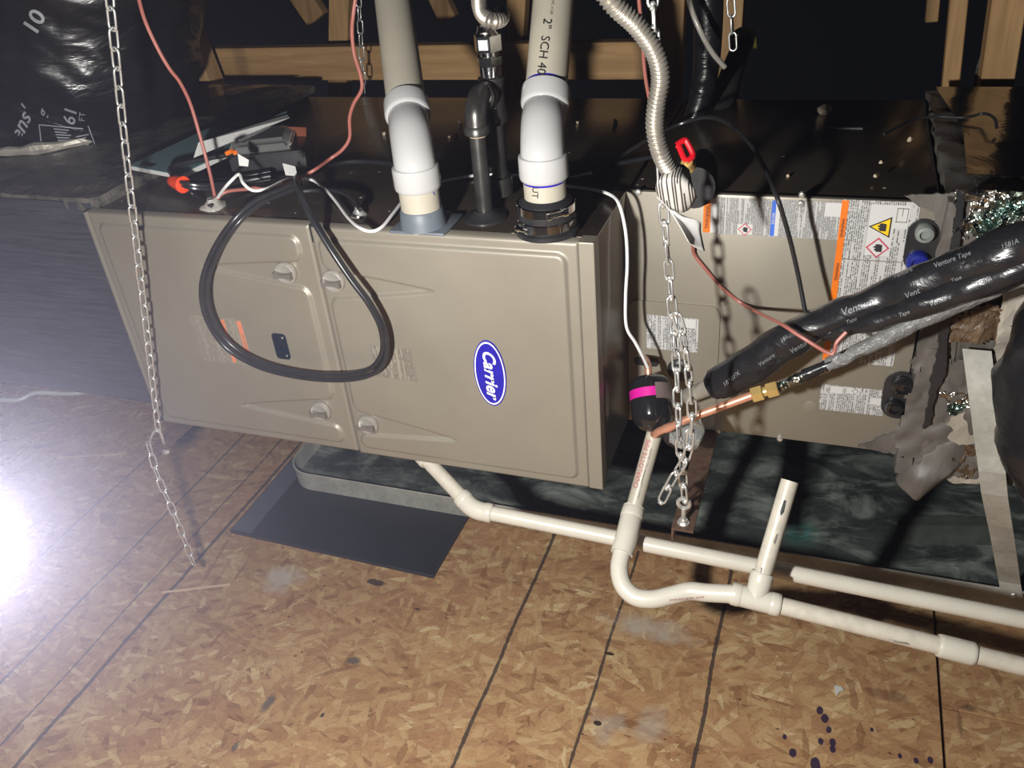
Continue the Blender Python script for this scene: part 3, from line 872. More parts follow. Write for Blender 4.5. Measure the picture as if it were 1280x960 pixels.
def corrugated(bm, pts, r, pitch, amp, n=16):
    cp = catmull(pts, 24)
    L = [0.0]
    for a, b_ in zip(cp, cp[1:]): L.append(L[-1] + (b_ - a).length)
    tot = L[-1]; steps = int(tot / pitch * 6); out = []; j = 0
    for k in range(steps + 1):
        s = tot * k / steps
        while j < len(L) - 2 and L[j + 1] < s: j += 1
        f = (s - L[j]) / max(1e-9, L[j + 1] - L[j]); out.append(cp[j].lerp(cp[j + 1], f))
    tube(bm, out, lambda t: r + amp * math.cos(2 * PI * t * tot / pitch), n, 1)
ub = u0 + V((0, 0, .068))
dq = FWD.dot(ub - EYE)
gx = thing('gas_flex_connector', 'thin corrugated steel gas connector curling above the chrome union', 'flex hose', ub)
bm = B(); corrugated(bm, [ub, PD(607, 48, dq), PD(609, 34, dq + .015), PD(616, 24, dq + .02), PD(626, 17, dq + .005), PD(626, 24, dq - .03), PD(614, 26, dq - .045), PD(602, 16, dq - .03), PD(598, -6, dq - .02), PD(600, -40, dq)], .0100, .0042, .0012, 14)
fin('hose', bm, M_stain, gx)

# ================================================================== CORRUGATED FLEX HOSE AND TAG
hp = [PD(736, -40, .90), PD(764, 2, .91), PD(796, 32, .93), PD(819, 66, .95), PD(826, 98, .97), PD(821, 130, .99), PD(819, 160, 1.01), PD(826, 192, 1.03), PD(840, 218, 1.06)]
fh = thing('flex_hose', 'thick corrugated stainless hose hanging down to a folded paper tag', 'flex hose', hp[-1])
bm = B(); corrugated(bm, hp, .0101, .0050, .0012, 16); fin('hose', bm, M_stain, fh)
bm = B(); lathe(bm, PD(841, 218, 1.07), PD(858, 250, 1.13) - PD(841, 218, 1.07), [(0, .0135), (.01, .0135), (.012, .016), (.026, .016), (.028, .012), (.05, .012)], 8); fin('end_fitting', bm, M_zinc, fh)
def sheet(name, quads, mat, parent, th=.0005, nrm=(0, -1, 0)):
    """thin bent sheet through rows of (px,py,d) points"""
    bm = B(); rows = [[PD(*p) for p in r] for r in quads]
    rows = [catmull(r, 4) for r in rows]
    cols = [catmull([r[i] for r in rows], 4) for i in range(len(rows[0]))]
    g = [[bm.verts.new(cols[i][j]) for i in range(len(cols))] for j in range(len(cols[0]))]
    for j in range(len(g) - 1):
        for i in range(len(g[0]) - 1):
            bm.faces.new((g[j][i], g[j][i + 1], g[j + 1][i + 1], g[j + 1][i]))
    ob = fin(name, bm, mat, parent)
    so = ob.modifiers.new('thickness', 'SOLIDIFY'); so.thickness = th
    return ob
tagp = print_mat('tag_stripes', srgb(196, 194, 188), srgb(70, 66, 62), 'x', 0.0030, 0.99, 1.0)
tg = thing('paper_tag', 'folded white paper tag with dark lines hooked on the thick corrugated hose', 'tag', PD(845, 240, 1.06))
sheet('striped_face', [[(836, 210, 1.055), (852, 205, 1.055), (862, 212, 1.06)], [(821, 226, 1.04), (846, 222, 1.035), (866, 232, 1.05)], [(822, 244, 1.06), (848, 244, 1.06), (871, 246, 1.07)], [(838, 262, 1.09), (852, 266, 1.09), (862, 262, 1.10)]], tagp, tg)
sheet('white_flap', [[(821, 246, 1.07), (838, 258, 1.09), (848, 270, 1.10)], [(834, 260, 1.10), (850, 272, 1.115), (874, 276, 1.125)], [(848, 281, 1.11), (862, 290, 1.13), (876, 290, 1.14)], [(860, 302, 1.12), (868, 309, 1.135), (881, 314, 1.15)]], M_paper, tg)
rh = thing('gas_cock', 'small gas cock with red loop handle behind the corrugated hose', 'valve', PD(858, 200, 1.16))
bm = B(); tube(bm, [PD(x, y, 1.16) for x, y in ((846, 181), (854, 176), (858, 177), (866, 193), (863, 198), (856, 199), (849, 184), (846, 181))], .0040, 8, 4)
fin('handle', bm, M_red, rh)
bm = B(); lathe(bm, PD(856, 200, 1.16), PD(864, 212, 1.18) - PD(856, 200, 1.16), [(0, .005), (.006, .005), (.007, .009), (.02, .009)], 8); fin('brass_body', bm, M_brass, rh)

# ================================================================== EVAPORATOR COIL CABINET
YC = 1.300
CX0, CX1, CZ0, CZ1 = -.300, .150, .476, .914
coil = thing('coil_cabinet', 'taupe evaporator coil cabinet covered in warning labels right of the furnace', 'coil cabinet', (-.08, 1.55, CZ0))
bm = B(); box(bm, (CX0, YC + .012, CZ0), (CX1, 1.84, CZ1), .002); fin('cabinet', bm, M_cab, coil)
bm = B(); box(bm, (CX0 - .008, YC, CZ0 - .002), (CX1, YC + .012, CZ1 + .003), .0025); fin('front_panel', bm, M_taupe, coil)
xa, za, xb, zb = rect_px((788, 380), (893, 543), YC)
zb = PY(840, 378, YC).z
pp = rrect(CX0 - .004, CZ0, xb, zb, .018)
bm = B(); prism(bm, [(x, YC - .0001, z) for x, z in pp], (0, -.0026, 0)); fin('access_panel', bm, M_taupe, coil, smooth=False)
YA = YC - .0028
bm = B(); a = PY(808, 452, YA); prism(bm, [(x, YA, z) for x, z in rrect(a.x - .022, a.z - .0085, a.x + .022, a.z + .0085, .008)], (0, -.0008, 0)); fin('slot', bm, M_rubber, coil, smooth=False)
for px, py in ((798, 240), (1003, 243), (905, 378), (898, 538), (975, 548), (1001, 254)):
    q = PY(px, py, YC); bm = B(); lathe(bm, q, (0, -1, 0), [(0, .0055), (.002, .0055), (.004, .004), (.0045, .001)], 12); fin('screw', bm, M_zinc, coil)
q = PY(1013, 508, YC); bm = B(); lathe(bm, q, (0, -1, 0), [(0, .0112), (.0006, .0112), (.0010, .010)], 24); fin('knockout', bm, M_taupe, coil)
for px, py, rr in ((850, 462, .022), (846, 545, .026)):
    q = PY(px, py, YA); bm = B(); lathe(bm, q + V((0, .001, 0)), (0, -1, 0), [(0, rr), (.004, rr), (.008, rr * .8), (.009, rr * .6)], 20); fin('port_grommet', bm, M_rubber, coil)
def lab(a, b_, mat, r=.003, th=.0005, y=YC, name='warning_label'):
    x0, z0, x1, z1 = rect_px(a, b_, y)
    plane_label(name, rrect(x0, z0, x1, z1, r, 3), y, mat, coil, th); return x0, z0, x1, z1
def sub(rc, a, c, b_, d, mat, y, name, th=.0003):
    x0, z0, x1, z1 = rc; w, h = x1 - x0, z1 - z0
    return plane_label(name, [(x0 + w * a, z0 + h * c), (x0 + w * b_, z0 + h * c), (x0 + w * b_, z0 + h * d), (x0 + w * a, z0 + h * d)], y, mat, coil, th)
def flame(rc, fx, fz, s, y, kind):
    x0, z0, x1, z1 = rc; cx, cz = x0 + (x1 - x0) * fx, z0 + (z1 - z0) * fz
    if kind == 'diamond':
        sh = [(0, 1), (1, 0), (0, -1), (-1, 0)]
        plane_label('diamond_frame', [(cx + s * a, cz + s * b_) for a, b_ in sh], y, M_lblpink, coil, .0003)
        plane_label('diamond_face', [(cx + s * .82 * a, cz + s * .82 * b_) for a, b_ in sh], y - .0003, M_lblwhite, coil, .0003)
    else:
        sh = [(-1, 0), (.85, 1), (.85, -1)]
        plane_label('triangle_frame', [(cx + s * a, cz + s * b_) for a, b_ in sh], y, M_ink, coil, .0003)
        plane_label('triangle_face', [(cx + s * .8 * a + s * .04, cz + s * .8 * b_) for a, b_ in sh], y - .0003, M_lblyellow, coil, .0003)
    k = s * .42; cx += 0.1 * s if kind != 'diamond' else 0
    fl_ = [(-.9, -.9), (-.9, .2), (-.3, .75), (-.1, .3), (.15, 1.0), (.5, .4), (.75, .6), (.9, -.1), (.7, -.9)]
    plane_label('flame_mark', [(cx - b_ * k, cz + a * k) for a, b_ in fl_], y - .0006, M_ink, coil, .0003)
# long label: orange head, blue head, two diamonds of print
A1 = lab((880, 246), (1050, 300), M_fine_dense)
y1 = YC - .0005
sub(A1, 0.0, 0.02, .055, .98, M_lblorange, y1, 'orange_header')
sub(A1, .50, .02, .53, .98, M_lblblue, y1, 'blue_header')
sub(A1, .055, .02, .10, .98, M_lblwhite, y1, 'label_margin'); sub(A1, .53, .02, .56, .98, M_lblwhite, y1, 'label_margin')
sub(A1, .26, .02, .37, .30, M_lblwhite, y1, 'label_margin'); sub(A1, .87, .62, .99, .98, M_lblwhite, y1, 'label_margin')
flame(A1, .315, .16, .0105, y1 - .0003, 'diamond')
def vert_text(rc, fx, fz, s, size, mat, y, align='CENTER'):
    x0, z0, x1, z1 = rc
    return text_on('lettering', s, size, (x0 + (x1 - x0) * fx, y, z0 + (z1 - z0) * fz), (0, 0, -1), (1, 0, 0), mat, coil, bold=.0001)
vert_text(A1, .027, .45, 'WARNING', .0078, M_ink, y1 - .0003)
vert_text(A1, .515, .5, 'NOTICE', .005, M_lblwhite, y1 - .0003)
# tall label
A2 = lab((1053, 249), (1116, 458), M_fine_v)
x0_, z0_, x1_, z1_ = A2; x1_ = PY(1140, 262, YC).x; A2 = (x0_, z0_, x1_, z1_)
plane_label('warning_label', rrect(x0_, z0_, x1_, z1_, .003, 3), YC - .0002, M_fine_v, coil, .0005)
y2 = YC - .0007
sub(A2, 0.0, .004, .10, .996, M_lblorange, y2, 'orange_header')
sub(A2, .42, .69, .78, .98, M_lblwhite, y2, 'label_margin'); sub(A2, .78, .85, .98, .98, M_lblwhite, y2, 'label_margin')
sub(A2, .10, .655, .98, .66, M_greyink, y2, 'rule_line'); sub(A2, .415, .66, .42, .98, M_greyink, y2, 'rule_line')
sub(A2, .8, .885, .81, .965, M_greyink, y2 - .0003, 'booklet_mark'); sub(A2, .95, .885, .96, .965, M_greyink, y2 - .0003, 'booklet_mark')
sub(A2, .8, .885, .96, .89, M_greyink, y2 - .0003, 'booklet_mark'); sub(A2, .8, .96, .96, .965, M_greyink, y2 - .0003, 'booklet_mark')
sub(A2, .875, .92, .885, .965, M_greyink, y2 - .0003, 'booklet_mark')
flame(A2, .60, .855, .0165, y2 - .0003, 'triangle'); flame(A2, .60, .735, .0165, y2 - .0003, 'diamond')
for fz in (.84, .58, .3): vert_text(A2, .05, fz, 'WARNING', .0062, M_ink, y2 - .0003)
# access panel label, rating plate
A3 = lab((808, 393), (872, 441), M_fine_v, y=YA, name='caution_label')
sub(A3, .74, .72, .95, .97, M_lblwhite, YA - .0005, 'label_margin'); vert_text(A3, .07, .45, 'CAUTION', .0045, M_ink, YA - .0005)
A4 = lab((1027, 480), (1103, 520), M_fine_v, name='rating_plate')
sub(A4, .15, .7, .34, .97, M_lblwhite, y1, 'label_margin'); sub(A4, .78, .42, .95, .68, M_lblwhite, y1, 'label_margin')
sub(A4, .4, .75, .60, .97, M_lblwhite, y1, 'label_margin')
x0, z0, x1, z1 = A4
cx, cz = x0 + (x1 - x0) * .53, z0 + (z1 - z0) * .86
for s, m, yy in ((.0055, M_ink, y1 - .0003), (.0045, M_lblwhite, y1 - .0006)):
    plane_label('diamond_mark', [(cx + s, cz), (cx, cz + s), (cx - s, cz), (cx, cz - s)], yy, m, coil, .0003)
# line ports at the right end
def port_plate(px0, py0, px1, py1, stubs):
    x0, z0, x1, z1 = rect_px((px0, py0), (px1, py1), YC)
    plane_label('port_plate', rrect(x0, z0, x1, z1, min(x1 - x0, z1 - z0) * .49, 6), YC, M_blackplastic, coil, .006)
    for px, py, r, m in stubs:
        q = PY(px, py, YC - .004); bm = B()
        lathe(bm, q, (0, -1, 0), [(0, r), (.012, r), (.016, r * .85), (.017, r * .55), (.012, r * .5), (.012, .001)], 20); fin('line_stub', bm, m, coil)
port_plate(1137, 272, 1165, 338, ((1156, 289, .0135, M_greycap), (1147, 325, .0165, M_bluecap)))
port_plate(1108, 462, 1141, 523, ((1128, 480, .017, M_blackpaint), (1118, 506, .0145, M_blackpaint)))
bm = B(); q = PZ(1053, 160, CZ1); box(bm, q + V((-.034, -.004, 0)), q + V((.034, .004, .0006))); fin('silver_sticker', bm, M_greycap, coil, smooth=False)

# ================================================================== CHAINS
def link_mesh(L, Wd, r, n=7):
    bm = B(); pts = []
    R_ = Wd / 2 - r; h = L / 2 - r - R_
    for a in range(0, 181, 30): pts.append(V((R_ * math.cos(math.radians(a)), 0, h + R_ * math.sin(math.radians(a)))))
    for a in range(180, 361, 30): pts.append(V((R_ * math.cos(math.radians(a)), 0, -h + R_ * math.sin(math.radians(a)))))
    tube(bm, pts, r, n, 1, closed=True)
    me = bpy.data.meshes.new('link'); bm.to_mesh(me); bm.free(); me.shade_smooth(); me.materials.append(M_zinc)
    return me
def knot_link(L, Wd, r):
    me = link_mesh(L, Wd, r); bm = bmesh.new(); bm.from_mesh(me)
    for sg in (1, -1):
        lathe(bm, (-Wd * .28, 0, sg * (L / 2 - r)), (1, 0, 0), [(0, r * .8), (.001, r * 2.0), (Wd * .5, r * 2.0), (Wd * .56, r * .8)], 8)
    bm.to_mesh(me); bm.free(); me.shade_smooth(); return me
def chain(name, label, pts, L=.0355, Wd=.0158, r=.0018, pitch=.0273, group=None, roll0=0.0, sub_=6, wob=.12, roll_step=PI / 2, knots=False):
    cp = catmull(pts, sub_); root = thing(name, label, 'chain', cp[-1], group)
    me = knot_link(L, Wd, r) if knots else link_mesh(L, Wd, r)
    acc = [0.0]
    for a, b_ in zip(cp, cp[1:]): acc.append(acc[-1] + (b_ - a).length)
    n = int(acc[-1] / pitch); j = 0
    for k in range(n + 1):
        s = acc[-1] - k * pitch
        j = max(i for i in range(len(acc) - 1) if acc[i] <= max(s, 0) + 1e-9)
        f = (s - acc[j]) / max(1e-9, acc[j + 1] - acc[j]); p = cp[j].lerp(cp[j + 1], f)
        t = (cp[j + 1] - cp[j]).normalized()
        x = V((1, 0, 0)) - t * t.x; x.normalize(); y = t.cross(x)
        q = Matrix((x, y, t)).transposed().to_quaternion() @ Quaternion((0, 0, 1), roll0 + k * roll_step + random.uniform(-wob, wob))
        o = bpy.data.objects.new('link', me); COL.objects.link(o); o.parent = root
        o.location = p - root.location; o.rotation_mode = 'QUATERNION'; o.rotation_quaternion = q
    return root
YL = 1.035
lc_end = PY(197, 536, YL)
chain('chain', 'long zinc chain stretched past the left furnace door to a clip', P3([(134, -30, 1.0), (160, 215, 1.01), (185, 430, 1.025), (197, 533, YL)]), roll0=.15)
chain('chain', 'loose tail of chain dangling below the clip at left', P3([(187, 560, 1.03), (198, 597, 1.02), (221, 650, 1.012), (240, 700, 1.01)]), roll0=.3, pitch=.0275)
clip = thing('chain_clip', 'bent zinc clip joining the left chain to its bolt', 'clip', lc_end)
bm = B(); tube(bm, P3([(187, 556, 1.03), (189, 546, 1.03), (195, 537, YL), (200, 540, YL), (204, 551, YL), (207, 566, YL)]), .0027, 8, 5); fin('hook', bm, M_zinc, clip)
bm = B(); hexring(bm, PY(207, 562, YL), (0, 0, -1), .0075, .007); fin('nut', bm, M_zinc, clip)

def angle_iron(name, label, x0, y0, y1, w=.034, d=.03, flip=False):
    bm = B(); s = 1 if not flip else -1
    box(bm, (x0, y0, .468), (x0 + w, y1, .4725)); box(bm, (x0, y0, .4725 - d), (x0 + .0035, y1, .468))
    ob = recentre(fin(name, bm, M_rust, smooth=False)); return tag(ob, label, 'bracket', None)
qa = PY(208, 568, YL)
angle_iron('angle_iron', 'rusty angle iron carrying the furnace at the left chain clip', qa.x - .016, qa.y - .012, 1.86)
AX = PY(840, 652, 1.035).x
angle_iron('angle_iron', 'rusty angle iron under the coil cabinet at the double chain', AX, 1.030, 1.90)
eb = V((AX + .016, 1.046, .4725))
bolt = thing('eye_bolt', 'zinc eye bolt standing on the right angle iron', 'bolt', eb)
bm = B(); tube(bm, [eb - V((0, 0, .012)), eb + V((0, 0, .03))], .0038, 10, 1); fin('shank', bm, M_zinc, bolt)
bm = B(); lathe(bm, eb, (0, 0, 1), [(0, .0095), (.0015, .0095)], 18); hexring(bm, eb + V((0, 0, .0015)), (0, 0, 1), .0075, .006); fin('nut', bm, M_zinc, bolt)
et = eb + V((0, 0, .04))
bm = B(); tube(bm, [et + V((.009 * math.sin(a), 0, .0095 * -math.cos(a))) for a in (2 * PI * k / 14 for k in range(14))], .0034, 8, 1, closed=True); fin('eye', bm, M_zinc, bolt)
chain('chain', 'tight zinc chain from above down to the right eye bolt', P3([(814, -40, 1.13), (821, 100, 1.12), (827, 220, 1.11), (831, 280, 1.105), (839, 370, 1.10), (845, 450, 1.08)]) + [PY(849, 540, 1.055), et + V((0, 0, .02))], roll0=.5, wob=.4, roll_step=1.9, knots=True)
chain('chain', 'slack second length of chain looped beside the right eye bolt', P3([(843, 385, 1.03), (853, 420, 1.03), (861, 470, 1.03), (865, 520, 1.03), (860, 565, 1.03), (850, 585, 1.03), (840, 600, 1.025), (831, 618, 1.02)]), roll0=.9, wob=.6, roll_step=1.4, knots=True)
chain('chain', 'small chain hanging beside the salmon wire behind the left vent pipe', P3([(447, -20, 1.9), (450, 30, 1.9), (455, 128, 1.9)]), L=.036, pitch=.029, r=.0016)
chain('chain', 'small chain hanging above the curved black foam pipe', P3([(911, -30, 1.6), (914, 10, 1.6), (916, 52, 1.6)]), L=.034, pitch=.0273)
bm = B(); lathe(bm, PY(857, 562, 1.16), (0, .25, 1), [(0, .006), (.004, .018), (.014, .026), (.035, .028), (.05, .022), (.058, .006)], 20)
mcl, nt, b_ = new_mat('clear_plastic'); b_.inputs['Base Color'].default_value = (.85, .87, .85, 1); b_.inputs['Roughness'].default_value = .12
b_.inputs['Transmission Weight'].default_value = .85; b_.inputs['IOR'].default_value = 1.35
for v in bm.verts: v.co += V((mnoise.noise(v.co * 40), mnoise.noise(v.co * 40 + V((9, 0, 0))), 0)) * .006
tag(recentre(fin('clear_plug', bm, mcl)), 'crinkled clear plastic plug behind the doubled chain', 'plug')

# ================================================================== FILTER DRIER, COPPER LINE, LINE SET
d0, d1 = PY(818, 540, 1.15), PY(811, 470, 1.215)
fd = thing('filter_drier', 'glossy black filter drier with magenta band below the white wire', 'filter drier', d0)
axd = (d1 - d0).normalized(); Ld = (d1 - d0).length; Rd = .0345
prof = [(0, .006), (Ld * .03, .014), (Ld * .08, .023), (Ld * .18, .031), (Ld * .28, Rd), (Ld * .84, Rd), (Ld * .90, .033), (Ld * .95, .028), (Ld * .985, .018), (Ld, .007)]
bm = B(); lathe(bm, d0, axd, prof, 36); fin('shell', bm, M_blackpaint, fd)
bm = B(); lathe(bm, d0 + axd * Ld * .57, axd, [(0, Rd + .0004), (Ld * .16, Rd + .0004)], 48, False, False)
ref = -FWD
for fce in [f_ for f_ in bm.faces]:
    cc = fce.calc_center_median() - (d0 + axd * Ld * .6)
    if cc.x > 0.012: fce.select = True
bmesh.ops.delete(bm, geom=[f_ for f_ in bm.faces if f_.select], context='FACES'); fin('colour_band', bm, M_magenta, fd)
bm = B(); lathe(bm, d0 + axd * Ld * .52, axd, [(0, Rd + .0003), (Ld * .28, Rd + .0003)], 48, False, False)
for fce in bm.faces:
    cc = fce.calc_center_median() - (d0 + axd * Ld * .6)
    if not (cc.x > 0.012): fce.select = True
bmesh.ops.delete(bm, geom=[f_ for f_ in bm.faces if f_.select], context='FACES'); fin('grey_band', bm, M_clearband, fd)
bm = B(); tube(bm, [d1, d1 + axd * .02, PY(806, 448, 1.285)], .006, 12, 4); fin('copper_stub', bm, M_copper, fd)
cl = thing('copper_line', 'bright copper tube with brass flare union below the black line set', 'copper tube', PY(820, 537, 1.13))
bm = B(); tube(bm, [d0 + axd * .012, d0 - axd * .004] + P3([(824, 539, 1.135), (842, 532, 1.13), (862, 523, 1.13), (900, 509, 1.135), (946, 492, 1.14)]), .0066, 14, 5)
lathe(bm, PY(832, 536, 1.132), PY(842, 532, 1.13) - PY(832, 536, 1.132), [(0, .0075), (.012, .0075)], 14); fin('tube', bm, M_copper, cl)
bA, bB = PY(940, 494, 1.14), PY(972, 485, 1.145); bx = (bB - bA).normalized()
bm = B(); hexring(bm, bA, bx, .0125, .017); lathe(bm, bA + bx * .017, bx, [(0, .008), (.006, .008)], 12); hexring(bm, bA + bx * .023, bx, .0125, .017); fin('brass_union', bm, M_brass, cl)
# lines running off to the right
wl = thing('wrapped_liquid_line', 'thin liquid line in silver and grey wrap below the black line set', 'wrapped pipe', PY(975, 485, 1.145))
bm = B(); tube(bm, P3([(970, 486, 1.145), (1000, 472, 1.15), (1040, 455, 1.15)]), lambda t: .0078 + .0022 * math.sin(t * 37) * math.sin(t * 23), 12, 10); fin('silver_wrap', bm, M_foil, wl)
bm = B(); tube(bm, P3([(1005, 469, 1.148), (1045, 452, 1.148)]), lambda t: .0092 + .002 * math.sin(t * 30), 10, 12); fin('black_tape', bm, M_filmpale, wl)
bm = B(); tube(bm, P3([(1035, 456, 1.15), (1090, 430, 1.15), (1160, 396, 1.15), (1225, 366, 1.14), (1300, 334, 1.13)]), lambda t: .0095 + .006 * t, 12, 8)
for v in bm.verts: v.co += V((0, mnoise.noise(v.co * 50), mnoise.noise(v.co * 50 + V((3, 0, 0))))) * .004
fin('grey_wrap', bm, M_greyfilm, wl)
sl = thing('suction_line', 'black tape-wrapped suction line printed with pale lettering', 'wrapped pipe', PY(893, 485, 1.2))
bm = B(); tube(bm, P3([(858, 496, 1.25), (905, 476, 1.2)]), .0135, 18, 4)
for v in bm.verts: v.co += V((0, 0, mnoise.noise(v.co * 70))) * .002
fin('silver_stub', bm, M_tapepale, sl)
bm = B(); tube(bm, P3([(893, 484, 1.205), (935, 459, 1.195), (985, 425, 1.185), (1040, 398, 1.175), (1100, 374, 1.165), (1160, 352, 1.15), (1230, 326, 1.13), (1330, 288, 1.10)]),
               lambda t: .0255 + .003 * math.sin(t * 9) if t > .015 else .021, 28, 14)
for v in bm.verts: v.co += V((mnoise.noise(v.co * 28), mnoise.noise(v.co * 28 + V((7, 0, 0))), mnoise.noise(v.co * 28 + V((0, 7, 0))))) * .0045
sbody = fin('tape_wrap', bm, M_filmpale, sl)
bv = bvh_of(sbody)
for s, px, py, sz, an in (('Venture', 1072, 384, 17, 20), ('Tape', 1064, 401, 9, 22), ('Venture', 1000, 433, 11, 30), ('Tape', 1012, 440, 8, 38), ('Venture', 1128, 341, 10, 22), ('1581A', 1145, 353, 8, 24),
                          ('Venture', 958, 450, 9, 34), ('181BFX', 914, 474, 10, 40), ('Venture Tape', 1190, 324, 11, 20), ('1581A', 1262, 305, 11, 20), ('Vent', 1140, 367, 13, 24), ('Tape', 1195, 349, 9, 22), ('181', 980, 424, 9, 40), ('Tape', 1042, 416, 10, 30)):
    print_on('lettering', s, px, py, sz * .8, an, bv, M_tapeink, sl, shear=.2, bold=.05)
br = thing('branch_line', 'second black wrapped line emerging under the suction line at right', 'wrapped pipe', PY(1110, 402, 1.14))
bm = B(); tube(bm, P3([(1030, 422, 1.165), (1080, 405, 1.15), (1140, 384, 1.135), (1200, 362, 1.12), (1320, 318, 1.10)]), lambda t: .008 + .011 * min(1, t * 2), 20, 12)
for v in bm.verts: v.co += V((mnoise.noise(v.co * 28), mnoise.noise(v.co * 28 + V((7, 0, 0))), mnoise.noise(v.co * 28 + V((0, 7, 0))))) * .005
bb = fin('tape_wrap', bm, M_filmpale, br)
bv = bvh_of(bb)
for s, px, py, sz, an in (('Venture', 1175, 376, 11, 22), ('Tape', 1130, 392, 9, 22), ('1581A', 1230, 352, 10, 22)):
    print_on('lettering', s, px, py, sz * .8, an, bv, M_tapeink, br, shear=.2, bold=.05)

# ================================================================== CONDENSATE PIPES
def pipe_seg(parent, pts, mat, name='pipe', r=.01335, sub=1, n=20):
    bm = B(); tube(bm, pts, r, n, sub); return fin(name, bm, mat, parent)
dr1 = thing('condensate_pipe', 'white drain pipe from under the furnace running behind the trap', 'pipe', PZ(592, 637, .415))
e0 = PZ(592, 637, .415); r0 = PZ(1310, 781, .348); r0 = r0 + (r0 - e0) * .8; t0 = PY(526, 567, 1.126)
pipe_seg(dr1, [t0, e0], M_pvcdirty); pipe_seg(dr1, [e0, r0], M_pvc)
ax1 = (r0 - e0).normalized(); ax0 = (e0 - t0).normalized()
bm = B(); tube(bm, [e0 - ax0 * .032, e0 - ax0 * .01, e0 + ax1 * .01, e0 + ax1 * .032], .0168, 20, 8)
collar(bm, e0 - ax0 * .027, ax0, .0174, .016); collar(bm, e0 + ax1 * .027, ax1, .0174, .016); fin('elbow', bm, M_pvc, dr1)
bm = B(); collar(bm, t0 + ax0 * .012, ax0, .0170, .02); fin('coupling', bm, M_pvc, dr1)
te = PZ(944, 749, .400); rr_ = PZ(1310, 841, .345); rr_ = rr_ + (rr_ - te) * 1.6; axr = (rr_ - te).normalized()
dr2 = thing('trap_drain_pipe', 'white trap and drain pipe with an open upright vent stub', 'pipe', te)
s_top = V((-.010, 1.098, .544)); axs = (s_top - te).normalized()
bm = B()
o_ = te + axs * .03; lathe(bm, o_, axs, [(0, .0108), (0, .01335), ((s_top - o_).length, .01335), ((s_top - o_).length, .0108), ((s_top - o_).length - .13, .0105)], 24, True, True)
fin('vent_stub', bm, M_pvcdirty, dr2)
bm = B(); dk = s_top - axs * .06
for k, (px, py, rr) in enumerate(()): pass
stub = [o for o in dr2.children][0]; bvs = bvh_of(stub)
dab('scuff_mark', [(980, 625), (983, 626), (980, 640), (976, 645), (975, 640)], bvs, M_ink, dr2, .0004)
dab('scuff_mark', [(971, 667), (973, 668), (970, 678), (968, 681), (967, 677)], bvs, M_greyink, dr2, .0004)
dab('scuff_mark', [(951, 709), (953, 710), (952, 717), (950, 718)], bvs, M_greyink, dr2, .0004)
pts = [PZ(906, 747, .397), te, te + axr * .035]
bm = B(); tube(bm, [te - axr * .034, te + axr * .036], .0168, 22, 1); collar(bm, te - axr * .028, axr, .0176, .016); collar(bm, te + axr * .029, axr, .0176, .016)
lathe(bm, te, axs, [(0, .0165), (.022, .0168), (.024, .0176), (.040, .0176), (.042, .0165)], 22); fin('tee', bm, M_pvc, dr2)
cpl = PZ(1195, 813, .36); cpl = te + axr * ((cpl - te).length)
rp = pipe_seg(dr2, [te + axr * .03, rr_], M_pvcdirty)
bv = bvh_of(rp)
dab('scuff_mark', [(1098, 799), (1112, 799), (1120, 801), (1112, 803), (1100, 801)], bv, M_greyink, dr2, .0004)
dab('scuff_mark', [(1116, 801), (1134, 803), (1138, 806), (1122, 805)], bv, M_greyink, dr2, .0004)
bm = B(); collar(bm, cpl, axr, .0172, .05); fin('coupling', bm, M_pvc, dr2)
tr = [PZ(791, 640, .445), PZ(784, 668, .432), PZ(777, 692, .418), PZ(774, 712, .405), PZ(779, 732, .392), PZ(794, 746, .383), PZ(816, 749, .382), PZ(840, 744, .386), PZ(862, 739, .391), PZ(884, 741, .395), te - axr * .03]
tp_ = tube(B(), [tr[0], tr[1]], .01, 6, 1)
bm = B(); tube(bm, tr, lambda t: .0142, 22, 8); trp = fin('trap_bend', bm, M_pvc, dr2)
ax_ = (tr[2] - tr[0]).normalized()
bm = B(); tube(bm, [tr[0] - ax_ * .008, tr[0] + ax_ * .012, tr[1], tr[2]], .0182, 22, 6); collar(bm, tr[0] + ax_ * .004, ax_, .0188, .02); fin('trap_elbow', bm, M_pvc, dr2)
lp0 = PZ(822, 528, .562)
lp = pipe_seg(dr2, [tr[0], lp0], M_pvcold, 'riser')
bv = bvh_of(lp)
print_on('lettering', 'CHARLOTTE PIPE', 802.5, 580, 8.2, 74, bv, M_redink, dr2, bold=.15)
for k in range(5):
    print_on('barcode_bar', '|', 805.5 - k * .8, 590 + k * 3.0, 8, 163, bv, M_greyink, dr2, bold=.1)
print_on('lettering', 'PVC 1120 ASTM', 811, 573, 3.6, 74, bv, M_greyink, dr2)
print_on('lettering', 'MADE IN USA', 800, 614, 3.2, 74, bv, M_greyink, dr2)
print_on('lettering', '3/4 IN SCH 40 PVC ASTM', 858, 748.5, 4.0, 5, bvh_of(trp), M_redink, dr2)

